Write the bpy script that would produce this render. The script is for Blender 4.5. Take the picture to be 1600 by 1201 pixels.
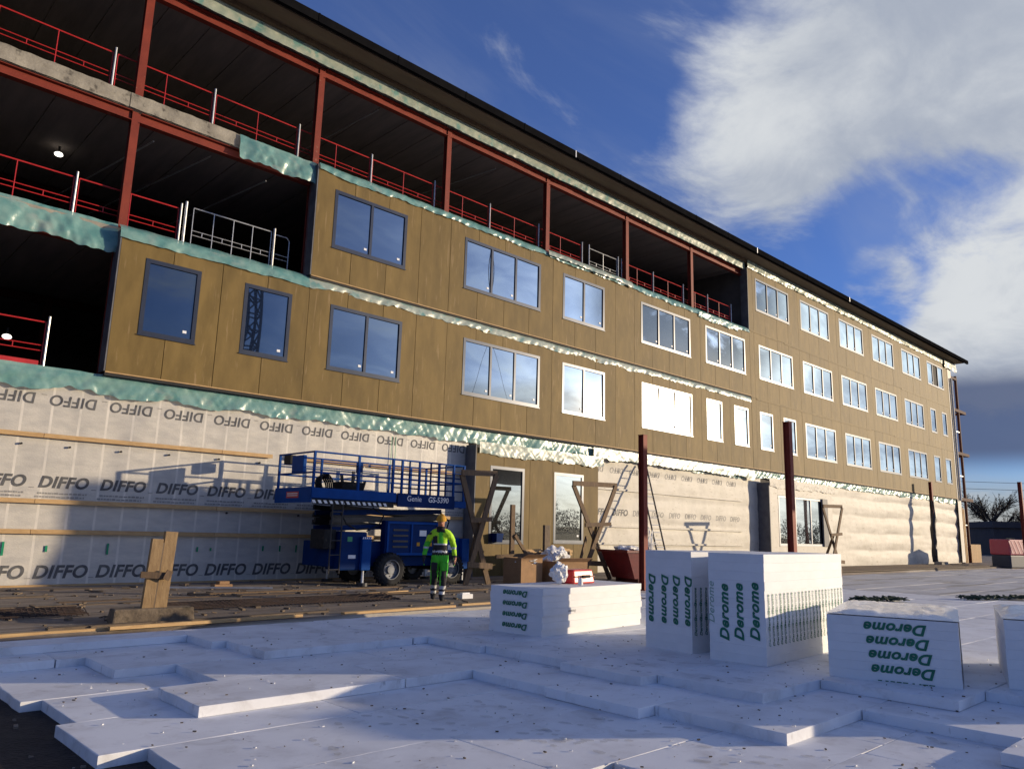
import bpy, bmesh, math, random
from mathutils import Vector, Matrix, noise
R = math.radians
random.seed(7)
for o in list(bpy.data.objects): bpy.data.objects.remove(o)
scn = bpy.context.scene
C = scn.collection

# ------------------------------------------------------------------ camera
cam_d = bpy.data.cameras.new('camera'); cam = bpy.data.objects.new('camera', cam_d); C.objects.link(cam)
rt = Vector((0.72005727, -0.69341904, 0.02622121)); up = Vector((-0.14933956, -0.11795323, 0.98172539)); fw = Vector((0.6776542, 0.71081437, 0.18848797))
m3 = Matrix((rt, up, -fw)).transposed()
cam.matrix_world = Matrix.Translation((0, 0, 1.6)) @ m3.to_4x4()
cam_d.sensor_width = 36; cam_d.lens = 27.0; cam_d.clip_end = 3000; cam_d.clip_start = 0.05
scn.camera = cam
scn.render.resolution_x = 1024; scn.render.resolution_y = 768

# ------------------------------------------------------------------ light
SUN_ANG = R(36)      # angle between the sun's ground track and the facade
SUN_EL = R(8.5)
to_sun = Vector((math.cos(SUN_ANG) * math.cos(SUN_EL), -math.sin(SUN_ANG) * math.cos(SUN_EL), math.sin(SUN_EL)))
sd = bpy.data.lights.new('sun', 'SUN'); sun = bpy.data.objects.new('sun', sd); C.objects.link(sun)
sd.energy = 4.8; sd.angle = R(0.5); sd.color = (1.0, 0.81, 0.56)
sun.rotation_euler = to_sun.to_track_quat('Z', 'Y').to_euler(); sun.location = (20, -20, 30)

w = bpy.data.worlds.new('World'); scn.world = w; w.use_nodes = True
nt = w.node_tree; N = nt.nodes; L = nt.links
for n in list(N): N.remove(n)
def nd(t, **k):
    n = N.new(t)
    for a, b in k.items(): setattr(n, a, b)
    return n
def val(x):
    return x
def mth(op, a, b=None, c=None, clamp=False):
    n = nd('ShaderNodeMath', operation=op, use_clamp=clamp)
    for i, x in enumerate((a, b, c)):
        if x is None: continue
        if isinstance(x, (int, float)): n.inputs[i].default_value = x
        else: L.new(x, n.inputs[i])
    return n.outputs[0]
def vmt(op, a, b=None, out=0):
    n = nd('ShaderNodeVectorMath', operation=op)
    for i, x in enumerate((a, b)):
        if x is None: continue
        if isinstance(x, tuple): n.inputs[i].default_value = x
        else: L.new(x, n.inputs[i])
    return n.outputs[out]
def mapr(x, a, b, c=0, d=1, t='SMOOTHSTEP'):
    n = nd('ShaderNodeMapRange', interpolation_type=t)
    L.new(x, n.inputs[0])
    for i, q in enumerate((a, b, c, d)): n.inputs[i + 1].default_value = q
    return n.outputs[0]
def mixc(f, a, b):
    n = nd('ShaderNodeMix', data_type='RGBA')
    if isinstance(f, (int, float)): n.inputs[0].default_value = f
    else: L.new(f, n.inputs[0])
    for i, x in ((6, a), (7, b)):
        if isinstance(x, tuple): n.inputs[i].default_value = (*x, 1)
        else: L.new(x, n.inputs[i])
    return n.outputs[2]
out = nd('ShaderNodeOutputWorld'); bg = nd('ShaderNodeBackground'); bg.inputs[1].default_value = 0.09
L.new(bg.outputs[0], out.inputs[0])
sky = nd('ShaderNodeTexSky', sky_type='NISHITA'); sky.sun_disc = False
sky.sun_elevation = SUN_EL; sky.sun_rotation = math.atan2(to_sun.x, to_sun.y)
sky.air_density = 1.0; sky.dust_density = 0.6; sky.ozone_density = 3.0
tc = nd('ShaderNodeTexCoord'); dv = vmt('NORMALIZE', tc.outputs['Generated'])
sep = nd('ShaderNodeSeparateXYZ'); L.new(dv, sep.inputs[0])
hz = mth('MAXIMUM', mth('ADD', sep.outputs[2], 0.16), 0.05)
comb = nd('ShaderNodeCombineXYZ')
L.new(mth('DIVIDE', sep.outputs[0], hz), comb.inputs[0]); L.new(mth('DIVIDE', sep.outputs[1], hz), comb.inputs[1])
def noi(vec, scale, detail, rough, dist=0.0, off=(0, 0, 0)):
    n = nd('ShaderNodeTexNoise'); n.inputs['Scale'].default_value = scale; n.inputs['Detail'].default_value = detail
    n.inputs['Roughness'].default_value = rough; n.inputs['Distortion'].default_value = dist
    L.new(vmt('ADD', vec, off), n.inputs['Vector']); return n.outputs['Fac']
cuv = comb.outputs[0]
n1 = noi(cuv, 0.8, 9, 0.60, 0.7, (3.1, 1.7, 0))
n2 = noi(vmt('MULTIPLY', cuv, (1.0, 1.5, 1.0)), 2.6, 9, 0.62, 0.5, (9.1, 4.2, 0))
bias = None
def blob(d, ang, amt):
    global bias
    dt = vmt('DOT_PRODUCT', dv, tuple(Vector(d).normalized()), 1)
    k = mapr(dt, math.cos(R(ang)), math.cos(R(ang * 0.15)), 0, amt)
    bias = k if bias is None else mth('ADD', bias, k)
# where the sky in view carries cloud banks and clear gaps
blob((0.82, 0.16, 0.56), 23, 0.54)
blob((0.775, 0.42, 0.45), 9, 0.12)
blob((0.893, 0.330, 0.302), 3.2, 0.36)
blob((0.95, 0.20, 0.250), 9, 0.42)
blob((0.93, 0.25, 0.215), 6, 0.22)
blob((0.55, 0.62, 0.56), 24, -0.12)
blob((0.93, -0.33, 0.16), 15, 0.62)
blob((0.585, 0.545, 0.60), 9, 0.17)
blob((0.70, 0.52, 0.49), 8, 0.12)
blob((0.905, 0.27, 0.345), 9, -0.30)
blob((0.86, 0.40, 0.31), 8, -0.12)
dens = mth('ADD', mth('ADD', mth('MULTIPLY', n1, 0.95), mth('MULTIPLY', n2, 0.75)), bias)
mask = mapr(dens, 0.92, 1.26)
# light on the clouds: brighter towards the sun, greyer where dense and low
sdot = vmt('DOT_PRODUCT', dv, tuple(to_sun), 1)
glow = mth('MULTIPLY', mth('POWER', mth('MAXIMUM', sdot, 0.0), 80.0), mapr(noi(vmt('MULTIPLY', dv, (1, 1, 2.5)), 5.0, 5, 0.55, 0.3, (4, 1, 2)), 0.36, 0.60, 0.18, 1.15))
n3 = noi(cuv, 1.5, 4, 0.5, 0.0, (5.5, 8.8, 0))
ccol = mixc(mapr(mth('ADD', mth('MULTIPLY', n3, 0.6), mth('MULTIPLY', n2, 0.4)), 0.36, 0.60), (4.3, 4.8, 5.8), (7.6, 7.9, 8.2))
# thin high veil
n4 = noi(vmt('MULTIPLY', cuv, (0.6, 1.4, 1.0)), 1.6, 6, 0.6, 0.8, (2.2, 6.1, 0))
veil = mapr(n4, 0.38, 0.80, 0.07, 0.36)
# a low grey bank close to the horizon
bank = mth('MULTIPLY', mapr(sep.outputs[2], 0.20, 0.170), mapr(sep.outputs[2], 0.07, 0.105))
bank = mth('MULTIPLY', bank, mapr(noi(vmt('MULTIPLY', dv, (1.0, 1.0, 3.0)), 2.4, 4, 0.5, 0.2, (1.0, 2.0, 0)), 0.12, 0.34))
# a heavier grey cloud standing over the sun
gcl = mth('MULTIPLY', mapr(vmt('DOT_PRODUCT', dv, tuple(Vector((0.80, -0.52, 0.275)).normalized()), 1), math.cos(R(9)), math.cos(R(3.5))), mapr(n2, 0.34, 0.50))
gcl = mth('MULTIPLY', gcl, 0.9); clr = mth('SUBTRACT', 1.0, gcl)
gl = nd('ShaderNodeVectorMath', operation='SCALE'); gl.inputs[0].default_value = (20, 18, 15); L.new(mth('MULTIPLY', glow, clr), gl.inputs['Scale'])
# bright hazy air in a wide ring round the low sun
wide = mth('MULTIPLY', mth('POWER', mth('MAXIMUM', sdot, 0.0), 13.0), mapr(n2, 0.35, 0.62, 0.55, 1.2))
gw = nd('ShaderNodeVectorMath', operation='SCALE'); gw.inputs[0].default_value = (13.0, 13.0, 12.5); L.new(mth('MULTIPLY', wide, clr), gw.inputs['Scale'])
skyb = vmt('MULTIPLY', sky.outputs[0], (0.90, 1.20, 2.15))
c0 = mixc(veil, skyb, (4.2, 4.7, 5.8))
c1 = mixc(gcl, mixc(mask, c0, ccol), (2.2, 2.4, 2.8))
c2 = mixc(mth('MULTIPLY', bank, 0.95), c1, (1.05, 1.42, 2.6))
hb = mth('MULTIPLY', mapr(sep.outputs[2], 0.085, 0.02), 0.8)
c3 = mixc(hb, c2, (4.6, 4.5, 4.3))
L.new(vmt('ADD', vmt('ADD', c3, gl.outputs[0]), gw.outputs[0]), bg.inputs[0])

scn.view_settings.view_transform = 'Standard'; scn.view_settings.look = 'None'
scn.view_settings.gamma = 1; scn.view_settings.use_curve_mapping = False
scn.view_settings.exposure = 0.0

# ------------------------------------------------------------------ materials
MATS = {}
def mat(name, c1, c2=None, scale=4.0, rough=0.7, bump=0.0, bscale=30.0, metal=0.0, detail=5, var=0.0, stretch=(1, 1, 1),
        alpha=1.0, trans=0.0, ior=1.45, lo=0.35, hi=0.65, emit=0.0, spec=0.5, spots=None, bdist=0.02):
    m = bpy.data.materials.new(name); m.use_nodes = True; t = m.node_tree; b = t.nodes['Principled BSDF']
    b.inputs['Roughness'].default_value = rough; b.inputs['Metallic'].default_value = metal; b.inputs['IOR'].default_value = ior
    b.inputs['Specular IOR Level'].default_value = spec
    tcn = t.nodes.new('ShaderNodeTexCoord'); mp = t.nodes.new('ShaderNodeMapping'); mp.inputs['Scale'].default_value = stretch
    t.links.new(tcn.outputs['Object'], mp.inputs['Vector'])
    oi = t.nodes.new('ShaderNodeObjectInfo')
    ad = t.nodes.new('ShaderNodeVectorMath'); ad.operation = 'MULTIPLY_ADD'
    t.links.new(oi.outputs['Random'], ad.inputs[0]); ad.inputs[1].default_value = (17, 31, 7)
    t.links.new(mp.outputs[0], ad.inputs[2])
    vec = ad.outputs[0]
    if c2 is None: c2 = tuple(x * 0.88 for x in c1)
    nz = t.nodes.new('ShaderNodeTexNoise'); nz.inputs['Scale'].default_value = scale; nz.inputs['Detail'].default_value = detail; nz.inputs['Roughness'].default_value = 0.6
    t.links.new(vec, nz.inputs['Vector'])
    mr = t.nodes.new('ShaderNodeMapRange'); mr.inputs[1].default_value = lo; mr.inputs[2].default_value = hi
    t.links.new(nz.outputs['Fac'], mr.inputs[0])
    mx = t.nodes.new('ShaderNodeMix'); mx.data_type = 'RGBA'; mx.inputs[6].default_value = (*c1, 1); mx.inputs[7].default_value = (*c2, 1)
    t.links.new(mr.outputs[0], mx.inputs[0]); col = mx.outputs[2]
    if spots:
        sc, thr, scol, stv = spots
        nz2 = t.nodes.new('ShaderNodeTexNoise'); nz2.inputs['Scale'].default_value = sc; nz2.inputs['Detail'].default_value = 4
        mp2 = t.nodes.new('ShaderNodeMapping'); mp2.inputs['Scale'].default_value = stv
        t.links.new(vec, mp2.inputs['Vector']); t.links.new(mp2.outputs[0], nz2.inputs['Vector'])
        mr2 = t.nodes.new('ShaderNodeMapRange'); mr2.inputs[1].default_value = thr; mr2.inputs[2].default_value = thr + 0.1
        t.links.new(nz2.outputs['Fac'], mr2.inputs[0])
        mx2 = t.nodes.new('ShaderNodeMix'); mx2.data_type = 'RGBA'; mx2.inputs[7].default_value = (*scol, 1)
        t.links.new(mr2.outputs[0], mx2.inputs[0]); t.links.new(col, mx2.inputs[6]); col = mx2.outputs[2]
    if name == 'white_foam':      # trodden-in grime in broad soft smears
        nz3 = t.nodes.new('ShaderNodeTexNoise'); nz3.inputs['Scale'].default_value = 2.6; nz3.inputs['Detail'].default_value = 7; nz3.inputs['Roughness'].default_value = 0.68; nz3.inputs['Distortion'].default_value = 0.6
        t.links.new(vec, nz3.inputs['Vector']); mr3 = t.nodes.new('ShaderNodeMapRange'); mr3.inputs[1].default_value = 0.52; mr3.inputs[2].default_value = 0.80; mr3.inputs[4].default_value = 0.75
        t.links.new(nz3.outputs['Fac'], mr3.inputs[0]); mx3 = t.nodes.new('ShaderNodeMix'); mx3.data_type = 'RGBA'; mx3.inputs[7].default_value = (0.45, 0.43, 0.41, 1)
        t.links.new(mr3.outputs[0], mx3.inputs[0]); t.links.new(col, mx3.inputs[6]); col = mx3.outputs[2]
    if var:
        hs = t.nodes.new('ShaderNodeHueSaturation'); ma = t.nodes.new('ShaderNodeMapRange')
        ma.inputs[3].default_value = 1 - var; ma.inputs[4].default_value = 1 + var
        t.links.new(oi.outputs['Random'], ma.inputs[0]); t.links.new(ma.outputs[0], hs.inputs['Value']); t.links.new(col, hs.inputs['Color']); col = hs.outputs[0]
    t.links.new(col, b.inputs['Base Color'])
    if bump:
        nb = t.nodes.new('ShaderNodeTexNoise'); nb.inputs['Scale'].default_value = bscale; nb.inputs['Detail'].default_value = 4
        t.links.new(vec, nb.inputs['Vector'])
        bp = t.nodes.new('ShaderNodeBump'); bp.inputs['Strength'].default_value = bump; bp.inputs['Distance'].default_value = bdist
        t.links.new(nb.outputs['Fac'], bp.inputs['Height']); t.links.new(bp.outputs[0], b.inputs['Normal'])
    if alpha < 1: b.inputs['Alpha'].default_value = alpha
    if trans: b.inputs['Transmission Weight'].default_value = trans
    if emit:
        t.links.new(col, b.inputs['Emission Color']); b.inputs['Emission Strength'].default_value = emit
    MATS[name] = m
    return m
M_board = mat('facade_board', (0.200, 0.134, 0.042), (0.143, 0.095, 0.029), 1.6, 0.62, 0.12, 60, var=0.08, stretch=(1.6, 1, 0.5), spots=(7, 0.62, (0.25, 0.17, 0.075), (1, 1, 0.35)), spec=0.25)
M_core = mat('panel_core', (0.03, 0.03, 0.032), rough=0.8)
M_edge = mat('panel_edge', (0.09, 0.09, 0.10), (0.14, 0.14, 0.15), 3, 0.6)
M_frame = mat('window_frame', (0.035, 0.042, 0.060), (0.045, 0.052, 0.072), 2, 0.30, metal=0.35)
M_framew = mat('window_frame_pale', (0.55, 0.56, 0.56), rough=0.4)
def coated_glass(name, lo, gain, tint, body):
    m = mat(name, body, rough=0.1)
    t = m.node_tree; b = t.nodes['Principled BSDF']; o = t.nodes['Material Output']
    lw = t.nodes.new('ShaderNodeLayerWeight'); lw.inputs['Blend'].default_value = 0.5
    p = t.nodes.new('ShaderNodeMath'); p.operation = 'POWER'; p.inputs[1].default_value = 1.3; t.links.new(lw.outputs['Facing'], p.inputs[0])
    k = t.nodes.new('ShaderNodeMath'); k.operation = 'MULTIPLY_ADD'; k.inputs[1].default_value = gain; k.inputs[2].default_value = lo; k.use_clamp = True; t.links.new(p.outputs[0], k.inputs[0])
    gl_ = t.nodes.new('ShaderNodeBsdfGlossy'); gl_.inputs['Roughness'].default_value = 0.012; gl_.inputs['Color'].default_value = (*tint, 1)
    mx = t.nodes.new('ShaderNodeMixShader'); t.links.new(k.outputs[0], mx.inputs[0]); t.links.new(b.outputs[0], mx.inputs[1]); t.links.new(gl_.outputs[0], mx.inputs[2]); t.links.new(mx.outputs[0], o.inputs[0])
    return m
M_pane = coated_glass('coated_window_glass', 0.06, 1.08, (0.72, 0.88, 1.0), (0.004, 0.008, 0.022))
M_paned = coated_glass('plain_window_glass', 0.14, 0.8, (0.9, 0.95, 0.92), (0.008, 0.011, 0.012))
M_stick = mat('sticker', (0.85, 0.86, 0.88), rough=0.5)
M_conc = mat('concrete', (0.36, 0.33, 0.27), (0.22, 0.20, 0.165), 2.5, 0.9, 0.4, 18, spots=(5, 0.60, (0.10, 0.09, 0.075), (1, 1, 1)))
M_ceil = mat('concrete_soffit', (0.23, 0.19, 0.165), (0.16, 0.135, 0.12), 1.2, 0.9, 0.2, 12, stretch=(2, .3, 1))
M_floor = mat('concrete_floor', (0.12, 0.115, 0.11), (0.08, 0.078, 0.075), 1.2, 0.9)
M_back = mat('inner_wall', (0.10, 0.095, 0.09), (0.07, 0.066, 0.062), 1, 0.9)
M_steel = mat('red_oxide_steel', (0.235, 0.042, 0.024), (0.18, 0.032, 0.020), 2.2, 0.6, 0.1, 25, spec=0.25, spots=(6, 0.66, (0.30, 0.12, 0.08), (1, 1, 1)))
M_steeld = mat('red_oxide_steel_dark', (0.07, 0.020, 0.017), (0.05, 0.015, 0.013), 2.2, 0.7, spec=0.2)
M_rail = mat('red_rail_paint', (0.52, 0.028, 0.030), (0.42, 0.022, 0.024), 4, 0.4)
M_galv = mat('galvanised_steel', (0.55, 0.56, 0.57), (0.42, 0.43, 0.44), 6, 0.4, metal=0.5)
M_turq = mat('turquoise_plastic_film', (0.12, 0.30, 0.29), (0.24, 0.42, 0.38), 3.0, 0.28, 0.25, 6, alpha=0.82, spots=(1.6, 0.60, (0.30, 0.42, 0.38), (1, 1, 1.5)), bdist=0.03)
M_pale = mat('pale_plastic_film', (0.40, 0.43, 0.36), (0.24, 0.31, 0.27), 2.5, 0.33, 0.3, 6, spots=(3, 0.56, (0.15, 0.29, 0.27), (1, 1, 1)), bdist=0.03)
M_memb = mat('grey_membrane', (0.56, 0.53, 0.47), (0.46, 0.44, 0.40), 2.5, 0.42, 0.25, 26, stretch=(1, 1, 3), spots=(30, 0.60, (0.36, 0.35, 0.33), (1, 1, 3)))
M_membw = mat('white_membrane', (0.64, 0.60, 0.52), (0.57, 0.535, 0.455), 1.4, 0.55, 0.2, 7, bdist=0.03, spec=0.25, spots=(4, 0.62, (0.40, 0.36, 0.28), (1, 1, 3)))
M_ink = mat('grey_ink', (0.055, 0.055, 0.06), (0.12, 0.12, 0.12), 5, 0.6)
M_inkl = mat('pale_grey_ink', (0.22, 0.21, 0.20), (0.30, 0.29, 0.27), 5, 0.6)
M_green = mat('green_ink', (0.008, 0.13, 0.075), (0.012, 0.17, 0.10), 5, 0.5)
M_greenl = mat('faded_green_ink', (0.20, 0.36, 0.27), (0.36, 0.46, 0.38), 12, 0.5)
M_gtape = mat('green_tape', (0.01, 0.26, 0.12), rough=0.4)
M_tape = mat('pale_tape', (0.68, 0.64, 0.57), (0.58, 0.55, 0.49), 3, 0.4)
M_pine = mat('pine_timber', (0.56, 0.37, 0.17), (0.44, 0.27, 0.115), 5, 0.65, 0.2, 40, stretch=(1, 6, 6), var=0.10)
M_pined = mat('weathered_timber', (0.17, 0.108, 0.058), (0.105, 0.068, 0.040), 4, 0.8, 0.3, 30, stretch=(5, 5, 1), var=0.15, spots=(9, 0.66, (0.07, 0.045, 0.03), (1, 1, 1)))
M_pineg = mat('dull_brown_timber', (0.16, 0.115, 0.075), (0.10, 0.075, 0.05), 5, 0.8, 0.2, 30, var=0.2)
M_foam = mat('white_foam', (0.80, 0.81, 0.82), (0.64, 0.64, 0.65), 1.3, 0.75, 0.16, 130, var=0.03, lo=0.42, hi=0.75, spots=(8, 0.655, (0.50, 0.49, 0.49), (1, 1.7, 0.6)), bdist=0.004)
M_foamc = mat('clean_white_foam', (0.80, 0.80, 0.79), (0.75, 0.75, 0.74), 3, 0.65, 0.10, 120, var=0.02, bdist=0.004)
M_foamf = mat('trodden_foam', (0.62, 0.62, 0.62), (0.48, 0.47, 0.46), 0.5, 0.8, 0.1, 60, spots=(0.7, 0.54, (0.36, 0.34, 0.31), (0.35, 2.4, 1)))
M_wrap = mat('clear_wrap_film', (0.86, 0.84, 0.80), (0.78, 0.77, 0.74), 3, 0.22, 0.5, 10, bdist=0.03)
M_soil = mat('dark_soil', (0.035, 0.027, 0.024), (0.018, 0.014, 0.013), 8, 0.95, 0.9, 25, spots=(22, 0.70, (0.16, 0.13, 0.11), (1, 1, 1)), bdist=0.05)
M_dirt = mat('muddy_gravel', (0.26, 0.21, 0.16), (0.13, 0.105, 0.085), 0.9, 0.85, 0.8, 14, stretch=(0.3, 2.2, 1), spots=(2.2, 0.56, (0.40, 0.36, 0.30), (0.2, 2.2, 1)), bdist=0.05)
M_mesh = mat('rusty_mesh', (0.06, 0.036, 0.026), (0.03, 0.022, 0.02), 9, 0.8)
M_blue = mat('blue_paint', (0.005, 0.062, 0.27), (0.004, 0.050, 0.22), 3, 0.6, spec=0.1, spots=(7, 0.68, (0.03, 0.06, 0.14), (1, 1, 1)))
M_blued = mat('dark_blue_paint', (0.003, 0.028, 0.13), (0.003, 0.022, 0.10), 3, 0.6, spec=0.1)
M_black = mat('black_rubber', (0.018, 0.018, 0.02), (0.03, 0.03, 0.03), 8, 0.8, 0.2, 30, spots=(5, 0.60, (0.07, 0.055, 0.045), (1, 1, 1)), spec=0.25)
M_dkmetal = mat('dark_metal', (0.035, 0.036, 0.04), (0.055, 0.05, 0.05), 6, 0.5, metal=0.3)
M_rim = mat('grey_rim', (0.26, 0.27, 0.29), (0.18, 0.19, 0.2), 6, 0.5)
M_white = mat('white_print', (0.8, 0.82, 0.84), rough=0.4)
M_redp = mat('red_print', (0.55, 0.05, 0.04), rough=0.4)
M_skip = mat('red_skip_paint', (0.15, 0.012, 0.011), (0.11, 0.010, 0.010), 4, 0.5, 0.1, 20, spots=(8, 0.66, (0.12, 0.05, 0.04), (1, 1, 1)))
M_redcase = mat('bright_red_plastic', (0.60, 0.025, 0.030), (0.52, 0.02, 0.025), 4, 0.35)
M_card = mat('cardboard', (0.34, 0.20, 0.10), (0.27, 0.16, 0.08), 4, 0.85, var=0.15)
M_strap = mat('dark_green_webbing', (0.012, 0.035, 0.022), (0.02, 0.05, 0.03), 15, 0.8)
M_roof = mat('black_roof_metal', (0.008, 0.008, 0.009), (0.011, 0.011, 0.012), 2, 0.95, spec=0.0)
M_soff = mat('brown_soffit_board', (0.20, 0.145, 0.095), (0.155, 0.11, 0.072), 1.5, 0.7, stretch=(.3, 2, 2))
M_hiv = mat('hi_vis_yellow_green', (0.46, 0.80, 0.02), (0.38, 0.70, 0.02), 14, 0.7, 0.3, 30)
M_hivg = mat('hi_vis_green', (0.09, 0.62, 0.03), (0.07, 0.52, 0.025), 14, 0.7, 0.3, 30)
M_navy = mat('black_workwear', (0.016, 0.015, 0.018), (0.028, 0.026, 0.028), 14, 0.85, 0.3, 30)
M_refl = mat('reflective_tape', (0.62, 0.62, 0.60), rough=0.35)
M_skin = mat('skin', (0.50, 0.24, 0.14), (0.44, 0.20, 0.12), 20, 0.55)
M_beanie = mat('mustard_knit', (0.62, 0.33, 0.035), (0.50, 0.25, 0.03), 40, 0.9, 0.4, 80)
M_lampw = mat('lamp_glow', (1.0, 0.93, 0.82), (1.0, 0.93, 0.82), emit=2.5)
M_crane = mat('dark_crane_paint', (0.05, 0.045, 0.03), rough=0.5)
M_tarp = mat('red_striped_tarp', (0.42, 0.06, 0.10), (0.40, 0.08, 0.12), 4, 0.5)
M_tarpb = mat('dark_blue_tarp', (0.015, 0.03, 0.07), rough=0.5)
M_pink = mat('pink_film', (0.75, 0.42, 0.40), (0.6, 0.25, 0.25), 4, 0.4)
M_twig = mat('bare_twigs', (0.050, 0.040, 0.032), (0.075, 0.058, 0.042), 0.6, 0.9)
M_bark = mat('bark', (0.05, 0.04, 0.032), rough=0.9)
M_shed = mat('dark_shed_cladding', (0.045, 0.042, 0.05), (0.06, 0.055, 0.06), 1, 0.7)

# ------------------------------------------------------------------ mesh helpers
class MB:
    def __init__(s): s.v = []; s.f = []; s.m = []
    def quadbox(s, p, mi=0):
        b = len(s.v); s.v += [tuple(q) for q in p]
        for f in ((0, 3, 2, 1), (4, 5, 6, 7), (0, 1, 5, 4), (1, 2, 6, 5), (2, 3, 7, 6), (3, 0, 4, 7)):
            s.f.append(tuple(b + i for i in f)); s.m.append(mi)
        return s
    def box(s, x0, x1, y0, y1, z0, z1, mi=0):
        return s.quadbox([(x0, y0, z0), (x1, y0, z0), (x1, y1, z0), (x0, y1, z0), (x0, y0, z1), (x1, y0, z1), (x1, y1, z1), (x0, y1, z1)], mi)
    def beam(s, p, q, a, b, mi=0, ref=(0, 0, 1)):
        p = Vector(p); q = Vector(q); d = (q - p).normalized(); rf = Vector(ref)
        if abs(d.dot(rf)) > 0.95: rf = Vector((0, 1, 0))
        sx = d.cross(rf).normalized(); sy = sx.cross(d).normalized(); sx *= a / 2; sy *= b / 2
        return s.quadbox([p - sx - sy, p + sx - sy, p + sx + sy, p - sx + sy, q - sx - sy, q + sx - sy, q + sx + sy, q - sx + sy], mi)
    def tube(s, p, q, r, n=8, mi=0, r2=None, caps=True):
        p = Vector(p); q = Vector(q); d = (q - p).normalized(); rf = Vector((0, 0, 1)) if abs(d.z) < 0.9 else Vector((1, 0, 0))
        a = d.cross(rf).normalized(); b2 = d.cross(a).normalized(); r2 = r if r2 is None else r2; b = len(s.v)
        for c, rr in ((p, r), (q, r2)):
            for i in range(n):
                t = 2 * math.pi * i / n; s.v.append(tuple(c + a * math.cos(t) * rr + b2 * math.sin(t) * rr))
        for i in range(n):
            j = (i + 1) % n; s.f.append((b + i, b + n + i, b + n + j, b + j)); s.m.append(mi)
        if caps:
            s.f.append(tuple(b + i for i in range(n))); s.m.append(mi)
            s.f.append(tuple(b + n + i for i in reversed(range(n)))); s.m.append(mi)
        return s
    def path(s, pts, r, n=6, mi=0):
        for a, b in zip(pts[:-1], pts[1:]): s.tube(a, b, r, n, mi)
        return s
    def prism(s, poly, y0, y1, mi=0):       # polygon in x,z extruded along y
        b = len(s.v); n = len(poly)
        for y in (y0, y1):
            for (x, z) in poly: s.v.append((x, y, z))
        s.f.append(tuple(b + i for i in range(n))); s.m.append(mi)
        s.f.append(tuple(b + n + i for i in reversed(range(n)))); s.m.append(mi)
        for i in range(n):
            j = (i + 1) % n; s.f.append((b + i, b + n + i, b + n + j, b + j)); s.m.append(mi)
        return s
    def grid(s, fn, nu, nv, mi=0):
        b = len(s.v)
        for j in range(nv + 1):
            for i in range(nu + 1): s.v.append(tuple(fn(i / nu, j / nv)))
        for j in range(nv):
            for i in range(nu):
                a = b + j * (nu + 1) + i; s.f.append((a, a + 1, a + nu + 2, a + nu + 1)); s.m.append(mi)
        return s
    def mesh(s, name, mats, smooth=False, bevel=0.0, fix=True):
        me = bpy.data.meshes.new(name); me.from_pydata(s.v, [], s.f)
        if not isinstance(mats, (list, tuple)): mats = [mats]
        for m in mats: me.materials.append(m)
        if len(mats) > 1: me.polygons.foreach_set('material_index', s.m)
        if bevel or fix:
            bm = bmesh.new(); bm.from_mesh(me)
            if bevel: bmesh.ops.bevel(bm, geom=bm.edges[:], offset=bevel, segments=2, profile=0.6, affect='EDGES', clamp_overlap=True)
            bmesh.ops.recalc_face_normals(bm, faces=bm.faces[:]); bm.to_mesh(me); bm.free()
        if smooth: me.polygons.foreach_set('use_smooth', [True] * len(me.polygons))
        me.update(); return me
    def build(s, name, mats, parent=None, loc=(0, 0, 0), **k):
        return link(name, s.mesh(name, mats, **k), parent, loc)
def link(name, me, parent=None, loc=(0, 0, 0), rot=(0, 0, 0)):
    o = bpy.data.objects.new(name, me); C.objects.link(o); o.location = loc; o.rotation_euler = rot
    if parent is not None: o.parent = parent
    return o
def tag(o, label, cat, group=None):
    o['label'] = label; o['category'] = cat
    if group: o['group'] = group
    return o
def thing(name, label, cat, loc=(0, 0, 0), rz=0.0, group=None):
    o = bpy.data.objects.new(name, None); C.objects.link(o); o.location = loc; o.rotation_euler = (0, 0, rz); o.empty_display_size = 0.3
    return tag(o, label, cat, group)
def copy_tree(o, parent=None):
    c = o.copy(); C.objects.link(c)
    if parent is not None: c.parent = parent
    for ch in o.children: copy_tree(ch, c)
    return c
TXT = {}
def text_mesh(s, size, material, shear=0.0, offset=0.0, space=1.0, xs=1.0):
    k = (s, size, material.name, shear, offset, space, xs)
    if k in TXT: return TXT[k]
    cu = bpy.data.curves.new('lettering', 'FONT'); cu.body = s; cu.size = size; cu.shear = shear; cu.offset = offset * size
    cu.space_character = space; cu.resolution_u = 4; cu.extrude = 0.0008; cu.align_x = 'CENTER'; cu.align_y = 'CENTER'
    ob = bpy.data.objects.new('lettering', cu); C.objects.link(ob)
    dg = bpy.context.evaluated_depsgraph_get(); me = bpy.data.meshes.new_from_object(ob.evaluated_get(dg))
    bpy.data.objects.remove(ob); me.name = 'lettering'; me.materials.clear(); me.materials.append(material)
    if xs != 1: me.transform(Matrix.Diagonal((xs, 1, 1, 1)))
    TXT[k] = me; return me
def put_text(me, parent, pos, xdir, ydir, name='lettering'):
    x = Vector(xdir); y = Vector(ydir); z = x.cross(y)
    m = Matrix((x, y, z)).transposed().to_4x4(); m.translation = Vector(pos)
    o = link(name, me, parent); o.matrix_local = m; return o
UPX = ((0, -1, 0), (0, 0, 1)); DNX = ((0, 1, 0), (0, 0, -1)); CWX = ((0, 0, -1), (0, -1, 0)); CCX = ((0, 0, 1), (0, 1, 0))
UPY = ((1, 0, 0), (0, 0, 1)); DNY = ((-1, 0, 0), (0, 0, -1)); CCY = ((0, 0, 1), (-1, 0, 0))

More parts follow.
